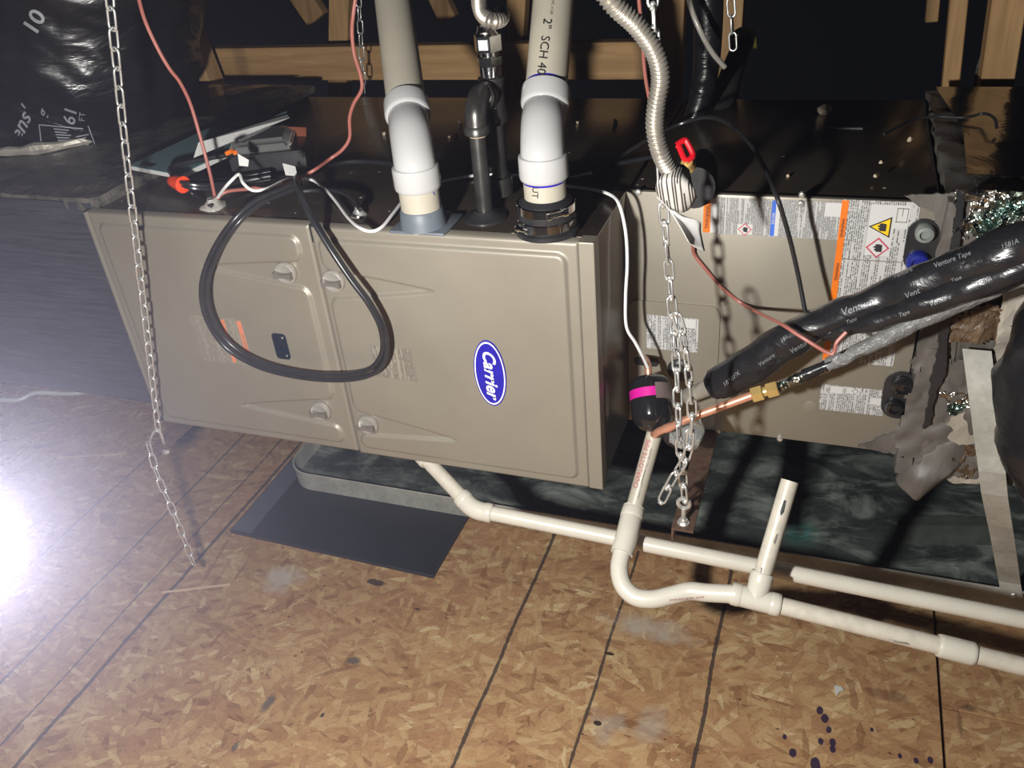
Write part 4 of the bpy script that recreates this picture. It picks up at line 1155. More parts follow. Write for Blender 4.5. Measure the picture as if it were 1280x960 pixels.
# ================================================================== DRAIN PAN, PAD, OFFCUT
PXL, PXR, PYF, PYB, PH = -1.262, .80, 1.458, 2.25, .052
pan = thing('drain_pan', 'long galvanised drain pan with stained inside under the furnace', 'drain pan', ((PXL + PXR) / 2, (PYF + PYB) / 2, .0))
out = rrect(PXL, PYF, PXR, PYB, .075, 8)
bm = B(); prism(bm, [(x, y, .0105) for x, y in rrect(PXL + .002, PYF + .002, PXR - .002, PYB - .002, .073, 8)], (0, 0, .002)); fin('pan_bottom', bm, M_pan_in, pan, smooth=False)
bm = B(); n = len(out)
ro, ri = [], []
inn = rrect(PXL + .0018, PYF + .0018, PXR - .0018, PYB - .0018, .0732, 8)
lv = [[bm.verts.new((x, y, z)) for x, y in lst] for lst, z in ((out, .0102), (out, .0102 + PH), (inn, .0102 + PH), (inn, .0122))]
for A, Bq in zip(lv, lv[1:]):
    for i in range(n): bm.faces.new((A[i], A[(i + 1) % n], Bq[(i + 1) % n], Bq[i]))
fin('pan_wall', bm, M_panwall, pan, ang=50)
bm = B(); tube(bm, [V((x, y, .0102 + PH)) for x, y in out], .0026, 8, 1, closed=True); fin('rolled_rim', bm, M_panwall, pan)
bm = B(); a, b_ = PZ(455, 563, .0127), PZ(437, 612, .0127)
prism(bm, [a, a + V((.03, 0, 0)), V((b_.x + .03, PYF + .004, .0127)), V((b_.x, PYF + .004, .0127))], (0, 0, .0012)); fin('bottom_seam', bm, M_pan_in, pan, smooth=False)
padc = [PZ(288, 667, 0), PZ(542, 724, 0), PZ(615, 622, 0), PZ(345, 592, 0)]
padc[2] = V((padc[1].x + .01, 1.95, 0)); padc[3] = V((padc[0].x - .01, 1.95, 0))
bm = B(); prism(bm, [p + V((0, 0, .0005)) for p in padc], (0, 0, .0095))
bmesh.ops.bevel(bm, geom=bm.edges[:], offset=.0015, segments=1, affect='EDGES')
pad = recentre(fin('rubber_pad', bm, M_pad, smooth=False)); tag(pad, 'flat dark rubber pad on the floor under the pan corner', 'pad')
bm = B(); prism(bm, [p + V((0, 0, .0101)) for p in (padc[0] + V((.004, .006, 0)), padc[0] + V((.06, .004, 0)), padc[3] + V((.06, 0, 0)), padc[3] + V((.004, 0, 0)))], (0, 0, .0008)); o = fin('edge_strip', bm, M_padedge, None, False)
o.data.transform(Matrix.Translation(-pad.location)); o.parent = pad
oc = [PZ(1122, 657, .03), PZ(1250, 658, .03), PZ(1252, 682, .013), PZ(1122, 680, .013)]
bm = B(); prism(bm, oc, (0, .0, .0015)); prism(bm, [oc[0], oc[1], oc[1] + V((0, .03, .002)), oc[0] + V((0, .03, .002))], (0, 0, .0012))
tag(recentre(fin('sheet_metal_offcut', bm, simple('dull_offcut_steel', srgb(96, 102, 96), .45, .4, .2, 30), smooth=False)), 'bent sheet metal offcut lying in the pan near the strap', 'sheet metal')

# ================================================================== SUPPLY PLENUM (right)
def lumpy(bm, a, b, res=.02, amp=.006, sc=14.0, seed=0.0):
    """box with uneven trowelled faces"""
    a, b = V(a), V(b); nn = [max(1, int((b[i] - a[i]) / res)) for i in range(3)]
    vs = {}
    def vert(i, j, k):
        key = (i, j, k)
        if key not in vs:
            p = V((a.x + (b.x - a.x) * i / nn[0], a.y + (b.y - a.y) * j / nn[1], a.z + (b.z - a.z) * k / nn[2]))
            d = V((mnoise.noise(p * sc + V((seed, 0, 0))), mnoise.noise(p * sc + V((0, seed + 9, 0))), mnoise.noise(p * sc + V((0, 0, seed + 17)))))
            vs[key] = bm.verts.new(p + d * amp)
        return vs[key]
    for (u, w, f) in ((0, 1, 2), (0, 2, 1), (1, 2, 0)):
        for side in (0, nn[f]):
            for i in range(nn[u]):
                for j in range(nn[w]):
                    q = []
                    for di, dj in ((0, 0), (1, 0), (1, 1), (0, 1)):
                        idx = [0, 0, 0]; idx[u] = i + di; idx[w] = j + dj; idx[f] = side
                        q.append(vert(*idx))
                    bm.faces.new(q)
YPL = 1.283
plen = thing('supply_plenum', 'supply plenum smeared with grey mastic and crumpled foil at the right', 'duct', (.45, 1.55, .45))
bm = B(); lumpy(bm, (.196, YPL, .448), (.80, 1.86, .928), .018, .005, 12); fin('plenum_box', bm, M_mastic_dark, plen, ang=80)
bm = B(); lumpy(bm, (.154, YPL - .004, .455), (.204, 1.862, .930), .012, .008, 22, 3); fin('mastic_band', bm, M_mastic, plen, ang=80)
tipa, tipb = PY(1184, 548, YPL + .030), PY(1133, 611, YPL + .004)
bm = B(); tube(bm, [tipa + V((.01, .02, .05)), tipa, tipa.lerp(tipb, .45) + V((.004, -.006, 0)), tipa.lerp(tipb, .8) + V((0, -.006, 0)), tipb], lambda t: max(.003, .050 - .028 * t) if t < .86 else .026 * math.sqrt(max(.01, 1 - ((t - .86) / .142) ** 2)), 18, 9)
for v in bm.verts: v.co += V((mnoise.noise(v.co * 26), mnoise.noise(v.co * 26 + V((0, 4, 0))), mnoise.noise(v.co * 26 + V((7, 0, 0))))) * .009
fin('mastic_drip', bm, M_mastic, plen)
def px_patch(name, poly, y, mat, th=.003, jag=0.0, parent=plen):
    pts = []
    for i, (a, b_) in enumerate(zip(poly, poly[1:] + poly[:1])):
        m = 1 if not jag else max(1, int(math.hypot(b_[0] - a[0], b_[1] - a[1]) / 4))
        for k in range(m):
            f = k / m; j = (random.uniform(-jag, jag), random.uniform(-jag, jag) * .5) if k else (0, 0)
            pts.append(PY(a[0] + (b_[0] - a[0]) * f + j[0], a[1] + (b_[1] - a[1]) * f + j[1], y))
    bm = B(); n = len(pts)
    a = [bm.verts.new(p) for p in pts]; f = [bm.verts.new(p + V((0, -th, 0))) for p in pts]
    for tri in tessellate_polygon([[V((p.x, p.z, 0)) for p in pts]]):
        bm.faces.new([f[i] for i in tri]); bm.faces.new([a[i] for i in tri][::-1])
    for i in range(n): bm.faces.new((a[i], a[(i + 1) % n], f[(i + 1) % n], f[i]))
    return fin(name, bm, mat, parent, smooth=False)
# mastic smeared on to the coil front
px_patch('mastic_smear', [(1130, 243), (1200, 240), (1196, 300), (1182, 420), (1168, 520), (1160, 566), (1120, 566), (1072, 557), (1094, 548), (1128, 534), (1143, 522), (1148, 480), (1150, 455), (1152, 410), (1160, 370), (1169, 340), (1170, 290), (1166, 264), (1146, 255)], YC - .0005, M_mastic, .004, 2.5)
px_patch('open_joint', [(1197, 236), (1206, 236), (1200, 300), (1193, 345), (1187, 400), (1181, 470), (1170, 490), (1163, 530), (1153, 536), (1160, 500), (1163, 470), (1171, 440), (1176, 400), (1184, 330), (1191, 290)], YPL - .014, M_rubber, .002, 1.5)
def crumple(name, poly_box, y, mat, amp, sc, keep, parent=plen):
    (xa, ya), (xb, yb) = poly_box; p, q = PY(xa, ya, y), PY(xb, yb, y)
    bm = B(); nx, nz = max(8, int(abs(q.x - p.x) / .004)), max(8, int(abs(p.z - q.z) / .004)); g = []
    for j in range(nz + 1):
        r = []
        for i in range(nx + 1):
            s = V((p.x + (q.x - p.x) * i / nx, y, q.z + (p.z - q.z) * j / nz))
            d = mnoise.noise(s * sc) + .6 * mnoise.noise(s * sc * 2.3)
            r.append(bm.verts.new(s + V((0, -abs(d) * amp, 0)) + V((mnoise.noise(s * sc + V((4, 0, 0))), 0, mnoise.noise(s * sc + V((0, 0, 4))))) * amp * .4))
        g.append(r)
    for j in range(nz):
        for i in range(nx):
            u, w = (i + .5) / nx, (j + .5) / nz
            s = g[j][i].co
            if keep(u, w, mnoise.noise(s * 30) * .5 + mnoise.noise(s * 80) * .35):
                bm.faces.new((g[j][i], g[j][i + 1], g[j + 1][i + 1], g[j + 1][i]))
    bmesh.ops.delete(bm, geom=[v for v in bm.verts if not v.link_faces], context='VERTS')
    return fin(name, bm, mat, parent, ang=25)
crumple('foil_patch', ((1196, 236), (1330, 352)), YPL - .010, M_foil, .013, 45, lambda u, w, n: u * .9 + w * .35 + n * .35 > .32)
px_patch('pale_tape', [(1262, 340), (1330, 320), (1330, 400), (1262, 480), (1240, 460), (1246, 420), (1252, 380)], YPL - .010, M_tapepale, .002, 2)
px_patch('pale_tape', [(1240, 340), (1300, 330), (1300, 352), (1244, 366)], YPL - .011, M_tapepale, .002, 2)
crumple('glue_patch', ((1182, 372), (1262, 436)), YPL - .008, M_rustflake, .006, 60, lambda u, w, n: min(u, 1 - u, w, 1 - w) * 1.6 + n * .5 > .12)
crumple('foil_patch', ((1176, 488), (1222, 522)), YPL - .009, M_foil, .006, 70, lambda u, w, n: u + n > .3)
px_patch('pale_tape', [(1189, 520), (1222, 508), (1226, 552), (1196, 556), (1184, 546), (1192, 538), (1183, 530)], YPL - .009, M_tapepale, .002, 2.5)
crumple('glue_patch', ((1180, 552), (1236, 600)), YPL - .009, M_rustflake, .009, 55, lambda u, w, n: u * 1.2 + n * .6 > .25)
crumple('mastic_patch', ((1140, 430), (1226, 606)), YPL - .006, M_mastic, .010, 16, lambda u, w, n: min(u * 1.5, (1 - u) * 1.1, w, (1 - w) * 2) + n * .4 > .10)
px_patch('pale_tape', [(1184, 599), (1196, 594), (1210, 597), (1238, 594), (1238, 604), (1190, 603)], YPL - .010, M_tapepale, .002, 1.5)
# shiny facing on the plenum top
bm = B(); q0, q1 = PZ(1206, 205, .936), PZ(1262, 128, .936)
prism(bm, [V((q0.x, 1.37, .935)), V((.62, 1.37, .935)), V((.62, 1.85, .935)), V((q0.x - .02, 1.85, .935)), V((q0.x + .01, 1.6, .935))], (0, 0, .0012)); fin('foil_facing', bm, M_foilflat, plen, smooth=False)

# metal strap in front
strap = thing('metal_strap', 'bright galvanised metal strap slanting from plenum down to the pan', 'strap', PY(1264, 742, PYF - .004))
sp = [PY(1221, 437, 1.262), PY(1227, 486, 1.255), PY(1240, 590, 1.256), PY(1243, 618, 1.275), PY(1253, 672, 1.365), PY(1262, 728, PYF - .004), PY(1266, 751, PYF - .005)]
bm = B(); wd = .0195; rows = [(p + V((-wd, 0, 0)), p + V((wd, 0, 0))) for p in sp]
for (a, b_), (c_, d_) in zip(rows, rows[1:]):
    vv = [bm.verts.new(x) for x in (a, b_, d_, c_)]; bm.faces.new(vv)
bmesh.ops.remove_doubles(bm, verts=bm.verts[:], dist=1e-5)
so = fin('band', bm, M_panwall, strap, smooth=False); mo = so.modifiers.new('t', 'SOLIDIFY'); mo.thickness = .0012
for px, py, y in ((1267, 744, PYF - .0055),):
    bm = B(); lathe(bm, PY(px, py, y), (0, -1, 0), [(0, .006), (.002, .006), (.004, .004), (.0055, .001)], 6); fin('screw', bm, M_zinc, strap)
# flexible duct leaving at the right edge
fd2 = thing('flex_duct', 'bulging black film flex duct at the right edge of the photo', 'flex duct', PD(1380, 640, 1.17))
bm = B(); tube(bm, [PD(1470, 330, 1.15), PD(1404, 430, 1.15), PD(1378, 505, 1.15), PD(1394, 570, 1.16), PD(1450, 636, 1.18), PD(1530, 690, 1.22)], lambda t: .126 + .004 * math.sin(t * 40), 48, 14)
for v in bm.verts:
    v.co += V((mnoise.noise(V((v.co.x * 14, v.co.y * 14, v.co.z * 40))), mnoise.noise(v.co * 18 + V((5, 0, 0))), 0)) * .007
fin('duct_skin', bm, M_film, fd2)

# ================================================================== RETURN PLENUM AND DUCT (left)
rp_ = thing('return_plenum', 'dark fabric-faced return plenum box left of the furnace', 'duct', (-1.8, 1.5, .50))
bm = B(); lumpy(bm, (-2.9, 1.118, .500), (FX0 - .009, 1.86, .925), .03, .0025, 8, 2); fin('plenum_box', bm, M_board, rp_, ang=70)
bm = B(); lumpy(bm, (-2.9, 1.122, .922), (FX0 + .01, 1.866, .934), .02, .006, 14, 5); fin('top_facing', bm, M_mastic_dark, rp_, ang=70)
bm = B(); lumpy(bm, (FX0 - .07, 1.116, .912), (FX0 + .004, 1.30, .934), .010, .008, 24, 6); fin('mastic_band', bm, M_mastic_dark, rp_, ang=70)
bm = B(); q0 = PZ(246, 150, .938); prism(bm, [V((-1.50, 1.56, .9385)), V((-1.25, 1.60, .9385)), V((-1.25, 1.855, .9385)), V((-1.6, 1.855, .9385))], (0, 0, .001)); fin('foil_facing', bm, M_foilflat, rp_, smooth=False)
DC = V((-1.645, 1.515, .938))
duct = thing('flex_duct', 'fat black film flex duct printed with 10, standing at upper left', 'flex duct', DC)
path = [DC, PD(90, 105, 1.93), PD(99, 40, 1.86), PD(100, -40, 1.79), PD(92, -150, 1.70), PD(70, -290, 1.60)]
def dr(t): return .200 + .042 * min(1, t * 2.6) ** .7 - .006 * math.cos(t * 26)
bm = B(); tube(bm, path, dr, 96, 22)
for v in bm.verts:
    p = v.co; h = max(0, p.z - .95)
    a = math.atan2(p.y - 1.50, p.x + 1.53)
    wr = mnoise.noise(V((a * 5.0, p.z * 26 + a * 3.0, 1.3))) * .9 + mnoise.noise(V((a * 9, p.z * 60 + a * 9, 4.1))) * .35
    wr2 = 1 - abs(mnoise.noise(V((a * 3.0 + p.z * 2, p.z * 11 - a * 4, 7.7)))) * 2
    d = V((p.x + 1.53, p.y - 1.50, 0)); d.normalize()
    v.co = p + d * (wr * .0075 + wr2 * .004) * min(1, h * 12)
dskin = fin('duct_skin', bm, M_film, duct)
bv = bvh_of(dskin)
print_on('lettering', '10', 43, 29, 30, 62, bv, M_white_ink, duct, shear=.1, bold=.6)
print_on('lettering', "ens'", 26, 158, 26, 66, bv, M_white_ink, duct, shear=.45, bold=.3)
print_on('lettering', 'R', 14, 198, 18, 55, bv, M_white_ink, duct, shear=.45, bold=.3)
print_on('lettering', 'g', 53, 143, 18, 72, bv, M_white_ink, duct, shear=.4, bold=.3)
print_on('lettering', '61', 88, 146, 22, 82, bv, M_white_ink, duct, shear=.2, bold=.3)
print_on('lettering', 'FT', 103, 146, 11, 84, bv, M_white_ink, duct)
def ribbon_px(name, a, b_, wpx, bvh, mat, parent, n=12):
    bm = B(); L = math.hypot(b_[0] - a[0], b_[1] - a[1]); nx, ny = -(b_[1] - a[1]) / L * wpx / 2, (b_[0] - a[0]) / L * wpx / 2; prev = None
    for k in range(n + 1):
        f = k / n; x, y = a[0] + (b_[0] - a[0]) * f, a[1] + (b_[1] - a[1]) * f; cur = []
        for s in (1, -1):
            d = ray(x + nx * s, y + ny * s).normalized(); h = bvh.ray_cast(EYE, d)[0]
            cur.append(bm.verts.new(h - d * .0012) if h is not None else None)
        if prev and None not in prev and None not in cur: bm.faces.new((prev[0], cur[0], cur[1], prev[1]))
        prev = cur
    return fin(name, bm, mat, parent, smooth=False)
for a, b_ in (((49, 156), (104, 161)), ((49, 156), (52, 184)), ((110, 157), (122, 190)), ((52, 184), (74, 198))):
    ribbon_px('print_rule', a, b_, 1.3, bv, M_white_ink, duct)
for k in range(5):
    ribbon_px('print_rule', (67 + k * 1.3, 161 + k * 3.6), (86 + k * 1.5 - (k % 2) * 4, 163 + k * 3.2), 1.5, bv, M_white_ink, duct, 6)
for k in range(5):
    ribbon_px('print_rule', (95 + k * 1.4, 171 + k * 4.0), (111 + k * 1.6 - (k % 2) * 5, 168 + k * 4.0), 1.5, bv, M_white_ink, duct, 6)
for k in range(2):
    ribbon_px('print_rule', (57 + k * 4, 180 + k), (68 + k * 4, 197), 1.6, bv, M_white_ink, duct, 6)
bm = B()
ring = [DC + V((math.cos(a) * .212, math.sin(a) * .212, .006 + .004 * mnoise.noise(V((math.cos(a) * 5, math.sin(a) * 5, 0))))) for a in (2 * PI * k / 48 for k in range(48))]
tube(bm, ring, lambda t: .010 + .004 * math.sin(t * 90) * math.sin(t * 31), 8, 1, closed=True); fin('mastic_ring', bm, M_tapepale, duct)

# ================================================================== BLACK HOSES BEHIND
fh2 = thing('foam_pipe', 'black foam-insulated pipe curving over with a yellow rim, behind the coil cabinet', 'insulated pipe', PZ(876, 226, .93))
fp = [PZ(868, 235, .935), PD(884, 190, 1.68), PD(897, 150, 1.74), PD(910, 105, 1.80), PD(922, 70, 1.86), PD(932, 48, 1.92)]
bm = B(); tube(bm, fp, lambda t: .031 - .012 * t, 20, 8); fin('foam_sleeve', bm, M_foamtube, fh2)
bm = B(); tube(bm, [PD(915, 60, 1.86), PD(916, 46, 1.87), PD(924, 38, 1.88), PD(934, 37, 1.88), PD(942, 44, 1.88), PD(943, 60, 1.88)], .0055, 10, 6); fin('yellow_rim', bm, simple('olive_tape', srgb(128, 122, 62), .5), fh2)
bm = B(); tube(bm, P3([(884, -60, 1.72), (885, 30, 1.72), (882, 90, 1.72), (872, 135, 1.72), (856, 172, 1.70)]), lambda t: .030 - .012 * t, 20, 8)
tag(recentre(fin('film_hose', bm, M_film)), 'shiny black film-covered hose descending behind the foam pipe', 'hose')
bm = B(); tube(bm, [PD(858, -20, 1.5), PD(864, 10, 1.5), PD(876, 40, 1.51), PD(890, 65, 1.53), PD(906, 84, 1.55)], .0048, 10, 6)
tag(recentre(fin('clear_tube', bm, simple('cloudy_vinyl', srgb(150, 146, 138), .25))), 'cloudy thin vinyl tube crossing the black film hose', 'tube')
bm = B(); tube(bm, [PD(1242, 8, 1.9), PD(1234, 50, 1.88), PD(1222, 88, 1.86), PD(1218, 118, 1.84)], .004, 8, 6)
tag(recentre(fin('grey_lead', bm, M_greyfilm)), 'thin grey lead hanging along the broad right post', 'wire')

# ================================================================== WIRES AND CABLES
def wire(name, label, cat, pts, r, mat, n=8, sub_=8, group=None):
    bm = B(); tube(bm, pts, r, n, sub_); return tag(recentre(fin(name, bm, mat)), label, cat, group)
ZW = FZ1 + .004
def top(px, py, z=ZW): return PZ(px, py, z)
wire('thermostat_wire', 'salmon wire running up past the black flex duct at left', 'wire',
     [PD(168, -25, 1.30), PD(180, 22, 1.31), PD(197, 60, 1.33), PD(212, 86, 1.35), PD(225, 103, 1.37), PD(238, 130, 1.40), PD(250, 170, 1.43), PD(262, 215, 1.46), top(269, 248, .925)], .0029, M_salmon)
wire('thermostat_wire', 'wavy salmon wire rising beside the leftmost white vent pipe', 'wire',
     [top(269, 252, .925), top(282, 240, .935), top(312, 236, .94), top(345, 231, .945), top(372, 223, .955), top(392, 213, .97), PD(412, 199, 1.46), PD(428, 187, 1.45), PD(437, 172, 1.44), PD(437, 148, 1.42), PD(442, 130, 1.40),
      PD(452, 112, 1.38), PD(451, 95, 1.37), PD(443, 68, 1.36), PD(440, 40, 1.34), PD(442, 15, 1.32), PD(448, -25, 1.3)], .0029, M_salmon)
wire('salmon_wire', 'salmon wire drooping across the coil front to the line set', 'wire',
     P3([(866, 306, 1.285), (868, 318, 1.294), (880, 334, 1.2945), (905, 362, 1.2945), (935, 384, 1.285), (975, 404, 1.16), (1000, 420, 1.128), (1035, 441, 1.118), (1043, 439, 1.118), (1046, 428, 1.12), (1058, 415, 1.125)]), .0029, M_salmon)
wire('salmon_wire', 'short salmon wire passing behind the thick corrugated hose', 'wire',
     P3([(797, -20, 1.35), (803, 50, 1.35), (806, 90, 1.35), (812, 124, 1.34), (822, 150, 1.33)]), .0029, M_salmon)
wire('white_wire', 'white wire looping over the furnace top past the small tag', 'wire',
     [top(270, 250, .922), top(280, 236, .955), top(290, 225, .972), top(299, 218, .976), top(304, 229, .968), top(316, 238, .955), top(333, 236, .952), top(352, 227, .95), top(368, 222, .945), top(388, 224, .94), top(405, 235, .93),
      top(420, 252, .926), top(435, 272, .926), top(450, 285, .93), PY(465, 289, 1.075), PY(478, 283, 1.09), top(492, 266, .93), top(506, 249, .93), top(525, 235, .922), top(560, 225, .922), top(600, 219, .922), top(650, 219, .922), top(700, 224, .922), top(740, 216, .93)], .0026, M_whitewire)
wire('white_wire', 'white wire dropping down the gap to the black filter drier', 'wire',
     [top(700, 232, .922), top(735, 236, .924), top(762, 243, .93), PY(774, 256, 1.22), PY(782, 290, 1.215), PY(784, 330, 1.21), PY(782, 370, 1.205), PY(783, 408, 1.20), PY(794, 428, 1.205), PY(803, 445, 1.21), PY(811, 462, 1.22)], .0026, M_whitewire)
wire('black_cable', 'thin black cable arcing over the coil top to the line set', 'cable',
     [top(690, 226, .924), top(735, 220, .925), top(775, 196, .93), top(815, 172, .95), PD(850, 155, 1.50), PD(885, 147, 1.46), PD(915, 158, 1.41), PD(945, 190, 1.36), PY(968, 238, 1.215), PY(985, 290, 1.21), PY(998, 345, 1.21), PY(1007, 392, 1.20)], .0034, M_cable)
def yl(px, py, y): return PY(px, py, y)
lw = []
loop = [(374, 226, 1.16, 1), (352, 236, 1.13, 1), (318, 252, 1.09, 0), (288, 280, 1.055, 0), (264, 318, 1.05, 0), (252, 358, 1.05, 0), (258, 398, 1.055, 0), (282, 434, 1.06, 0), (322, 458, 1.062, 0), (372, 471, 1.064, 0), (425, 475, 1.064, 0), (464, 468, 1.062, 0),
        (482, 447, 1.058, 0), (481, 415, 1.054, 0), (465, 382, 1.05, 0), (440, 348, 1.05, 0), (412, 306, 1.055, 0), (388, 266, 1.07, 0), (374, 236, 1.10, 0), (370, 222, 1.16, 1)]
for s, dx, dy in ((0, 0, 0), (1, 3.4, -3)):
    for (px, py, y, tpf) in loop:
        k = -1 if px > 420 else 1
        cx_, cy_ = 368, 350
        f = 1 - .052 * s
        lw.append(PY(cx_ + (px - cx_) * f + s * 1.0, cy_ + (py - cy_) * f, y - (0.006 * s if 260 < py < 440 and px > 380 else 0) ))
wire('black_cable', 'thick black cable coiled in a big loop over both furnace doors', 'cable', lw, .0044, M_cable, 10, 8)
wire('black_cable', 'black cable lying across the furnace top behind the vent pipes', 'cable',
     [top(392, 216, .935), top(420, 205, .928), top(455, 202, .926), top(500, 206, .926), top(545, 212, .926), top(600, 211, .926), top(660, 214, .926), top(720, 212, .926), top(770, 205, .926), top(815, 196, .928)], .0042, M_cable, 8)
wire('black_cable', 'short black cable ending at the zinc connector on the furnace top', 'cable',
     [top(372, 240, .926), top(400, 238, .926), top(425, 240, .93), top(443, 250, .935), PZ(450, 262, .934)], .0040, M_cable, 8)
wire('dark_wire', 'thin dark wire lying over the plenum top at right', 'wire', [PZ(1105, 168, .94), PZ(1140, 150, .942), PZ(1170, 146, .942), PZ(1205, 147, .944), PZ(1230, 142, .95), PZ(1243, 148, .955), PZ(1246, 160, .945)], .0025, M_cable)
wire('grey_hose', 'pale hose sagging along the floor under the return plenum', 'hose', [PD(-30, 497, 1.78), PD(20, 500, 1.78), PD(45, 491, 1.8), PD(90, 492, 1.85), PD(140, 485, 1.9), PD(178, 476, 1.95)], .0045, M_greycap)

# ================================================================== THINGS LYING ON THE FURNACE TOP
z0 = FZ1 - .002
bk = thing('booklet', 'teal paper booklet lying on the furnace top beside the chain', 'booklet', PZ(230, 200, z0))
zb_ = .941
c4 = [PZ(163, 213, zb_), PZ(226, 225, zb_), PZ(345, 168, zb_), PZ(262, 166, zb_)]
bm = B(); prism(bm, [p + V((0, 0, .0085)) for p in c4], (0, 0, .0012)); fin('cover', bm, M_teal, bk, smooth=False)
bm = B(); prism(bm, [p.lerp(c4[2], .01) for p in c4], (0, 0, .0083)); fin('pages', bm, M_paper, bk, smooth=False)
bm = B(); q = [PZ(174, 206, zb_ + .0098), PZ(190, 209, zb_ + .0098), PZ(196, 205, zb_ + .0098), PZ(180, 202, zb_ + .0098)]; prism(bm, q, (0, 0, .0003)); fin('printed_block', bm, M_cab, bk, smooth=False)
bm = B(); a, b_, c_, d_ = PD(242, 197, 1.55), PD(248, 178, 1.56), PD(359, 143, 1.74), PD(362, 147, 1.72)
prism(bm, [a, b_, c_, d_], FWD * .002); pg = recentre(fin('paper_sheets', bm, M_paper, smooth=False)); tag(pg, 'white folded paper sheets propped against the black plastic case', 'paper')
bm = B(); prism(bm, [PD(300, 163, 1.66), PD(358, 139, 1.77), PD(360, 143, 1.76), PD(305, 166, 1.66)], FWD * .002)
tag(recentre(fin('teal_folder', bm, M_teal, smooth=False)), 'teal folder edge standing behind the white paper sheets', 'folder')
cs = thing('plastic_case', 'black plastic case with clear lid on the furnace top', 'case', PZ(350, 205, z0))
def zp(px, py, z): return PZ(px, py, z0 + z)
bm = B(); lo4 = [PZ(292, 222, z0), PZ(385, 212, z0), PZ(392, 185, z0), PZ(300, 195, z0)]; hexa(bm, lo4 + [p + V((0, 0, .036)) for p in lo4])
bmesh.ops.bevel(bm, geom=bm.edges[:], offset=.003, segments=2, affect='EDGES'); fin('case_body', bm, M_blackplastic, cs)
bm = B(); l2 = [p + V((0, 0, .036)) for p in lo4]; ctr = sum(l2, V()) / 4
l3 = [ctr + (p - ctr) * .92 + V((-.012, -.002, 0)) for p in l2]; l4 = [ctr + (p - ctr) * .72 + V((-.012, 0, .020)) for p in l2]; hexa(bm, l3 + l4)
bmesh.ops.bevel(bm, geom=bm.edges[:], offset=.009, segments=3, affect='EDGES'); fin('clear_lid', bm, mcl, cs)
bm = B(); pc = [ctr + V((-.01, .052, -.012)), ctr + V((.050, .046, -.012)), ctr + V((.052, .052, .016)), ctr + V((-.01, .056, .016))]; prism(bm, pc, (0, .003, 0)); fin('circuit_board', bm, M_pcb, cs, smooth=False)
for px, py in ((362, 187), (380, 182)):
    bm = B(); q = PZ(px, py, z0 + .03); lathe(bm, q + V((0, -.008, 0)), (0, -1, 0), [(0, .005), (.004, .005), (.0045, .003)], 4); fin('latch', bm, M_greycap, cs)
bm = B(); q = PZ(322, 205, z0 + .045); prism(bm, [PD(x, y, 1.47) for x, y in ((297, 192), (311, 200), (310, 208), (299, 207))], FWD * .002); fin('white_sticker', bm, M_paper, cs, smooth=False)
bm = B(); tube(bm, [PD(283, 192, 1.49), PD(290, 189, 1.485), PD(294, 191, 1.48)], .004, 8, 4); fin('orange_lead', bm, M_lblorange, cs)
bl = thing('cable_bundle', 'bundle of folded black cords wrapped in orange tape on the furnace top', 'cable', PZ(240, 232, z0))
z1_ = .952
for k, (dy, dz) in enumerate(((0, .0), (5, .004), (-4, .006), (1, .010))):
    bm = B(); tube(bm, [PZ(218, 224 + dy * .4, z1_ + dz), PZ(235, 229 + dy, z1_ - .004 + dz), PZ(262, 231 + dy, z1_ - .014 + dz), PZ(300, 226 + dy, z0 + .010 + dz), PZ(338, 219 + dy, z0 + .010 + dz)], .0036, 8, 6); fin('cord', bm, M_cable, bl)
bm = B(); tube(bm, [PZ(216, 220, z1_ + .006), PZ(212, 212, z1_ + .008), PZ(222, 206, z1_ + .008), PZ(255, 199, z1_ + .006), PZ(290, 193, z1_ + .004)], .0042, 8, 6); fin('cord', bm, M_cable, bl)
bm = B(); tube(bm, [PZ(229, 233, z1_ - .004), PZ(243, 244, z0 + .012), PZ(258, 255, z0 + .006), PZ(264, 258, z0 + .012)], .0026, 8, 6); fin('cord', bm, M_cable, bl)
bm = B(); a, b_ = PZ(215, 226, z1_ + .004), PZ(229, 231, z1_ + .002); lathe(bm, a, b_ - a, [(0, .009), (.002, .0105), ((b_ - a).length * .5, .0122), ((b_ - a).length, .0145), ((b_ - a).length + .001, .012)], 14); fin('orange_wrap', bm, M_orange, bl)
wt = PZ(363, 215, .948); bm = B(); tube(bm, [wt + V((0, 0, -.003)), wt + V((0, 0, .002))], .0032, 8, 1); fin_ = fin('clip', bm, M_whitewire)
tagt = thing('wire_tag', 'small white paper tag on the white wire beside the plastic case', 'tag', wt)
fin_.parent = tagt; fin_.data.transform(Matrix.Translation(-wt))
bm = B(); prism(bm, [PD(353, 204, 1.435), PD(369, 208, 1.43), PD(372, 220, 1.42), PD(357, 219, 1.425)], FWD * .0008); fin('tag_face', bm, M_paper, tagt, smooth=False)
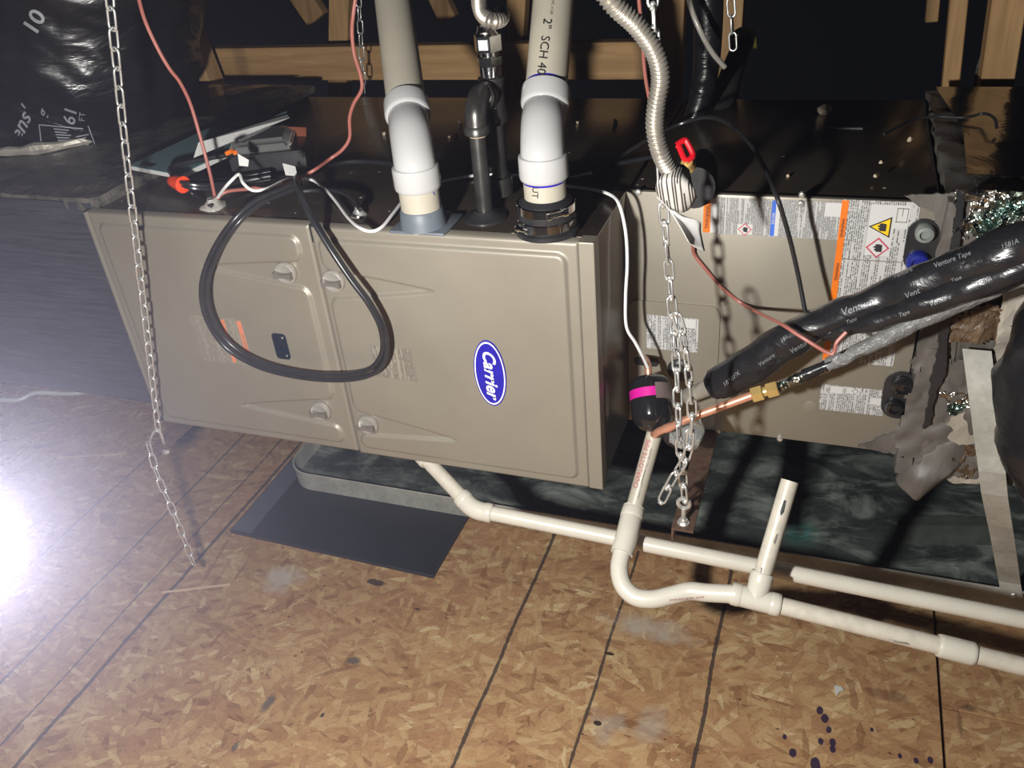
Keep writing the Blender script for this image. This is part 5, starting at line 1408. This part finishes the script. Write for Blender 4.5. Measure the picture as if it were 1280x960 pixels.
# crumbs of foam and wood
cr = []
for k, (px, py, s, z) in enumerate(((1028, 141, .013, .915), (1035, 139, .008, .915), (1101, 204, .0032, .925), (1094, 221, .003, .925), (1137, 176, .004, .935), (985, 221, .003, .915), (480, 168, .004, .916), (575, 153, .004, .916), (570, 168, .003, .916), (562, 172, .003, .916), (770, 153, .005, .916), (722, 154, .003, .916))):
    q = PZ(px, py, z); bm = B(); bmesh.ops.create_icosphere(bm, subdivisions=1, radius=s, matrix=Matrix.Translation(q + V((0, 0, s * .5))))
    for v in bm.verts: v.co += V((mnoise.noise(v.co * 300), mnoise.noise(v.co * 300 + V((3, 0, 0))), mnoise.noise(v.co * 300 + V((0, 3, 0))))) * s * .6
    o = recentre(fin('foam_crumb', bm, M_crumb, smooth=False))
    tag(o, 'tiny pale crumb lying on the dark cabinet top' if k > 1 else ('largest pale foam crumb on the coil cabinet top' if k == 0 else 'small crumb touching the largest foam crumb'), 'crumb', 'pale crumbs on the cabinet tops')
q = PZ(1048, 864, 0); bm = B(); prism(bm, [q + V((x, y, .0005)) for x, y in ((-.008, .008), (.004, .009), (.009, .003), (.001, -.003), (-.002, -.012), (-.006, -.004))], (0, 0, .003))
tag(recentre(fin('paper_scrap', bm, M_paper, smooth=False)), 'torn white scrap lying on the strand board at right', 'scrap')
for px, py, wd, ln, an, lb in ((245, 736, .006, .16, 24, 'long pale wood splinter on the strand board left of centre'), (112, 570, .005, .2, 18, 'long pale wood splinter on the hazy floor near the left chain')):
    q = PZ(px, py, 0); ca, sa = math.cos(math.radians(an)), math.sin(math.radians(an)); bm = B()
    prism(bm, [q + V((ca * u * ln / 2 - sa * w_ * wd / 2, sa * u * ln / 2 + ca * w_ * wd / 2, .0003)) for u, w_ in ((-1, -.6), (1, -1), (.98, .7), (-.95, 1))], (0, 0, .002))
    tag(recentre(fin('wood_splinter', bm, wood_mat('splinter_wood', srgb(206, 180, 140), srgb(222, 200, 164), 0), smooth=False)), lb, 'splinter')

# ================================================================== GLARE HAZE
hz = bpy.data.materials.new('lens_glare_haze'); hz.use_nodes = True; nt = hz.node_tree  # scattering volume added to imitate the lens glare around the lamp
for n_ in list(nt.nodes): nt.nodes.remove(n_)
vs_ = N(nt, 'ShaderNodeVolumeScatter'); vs_.inputs['Color'].default_value = (.72, .72, 1.0, 1); vs_.inputs['Density'].default_value = 0.0125; vs_.inputs['Anisotropy'].default_value = 0.80
om = N(nt, 'ShaderNodeOutputMaterial'); lk(nt, vs_.outputs[0], om.inputs['Volume'])
bm = B(); box(bm, (-5, -1.2, -.04), (3.2, 4.2, 3.0)); air = fin('glare_haze', bm, hz, smooth=False); air['kind'] = 'structure'
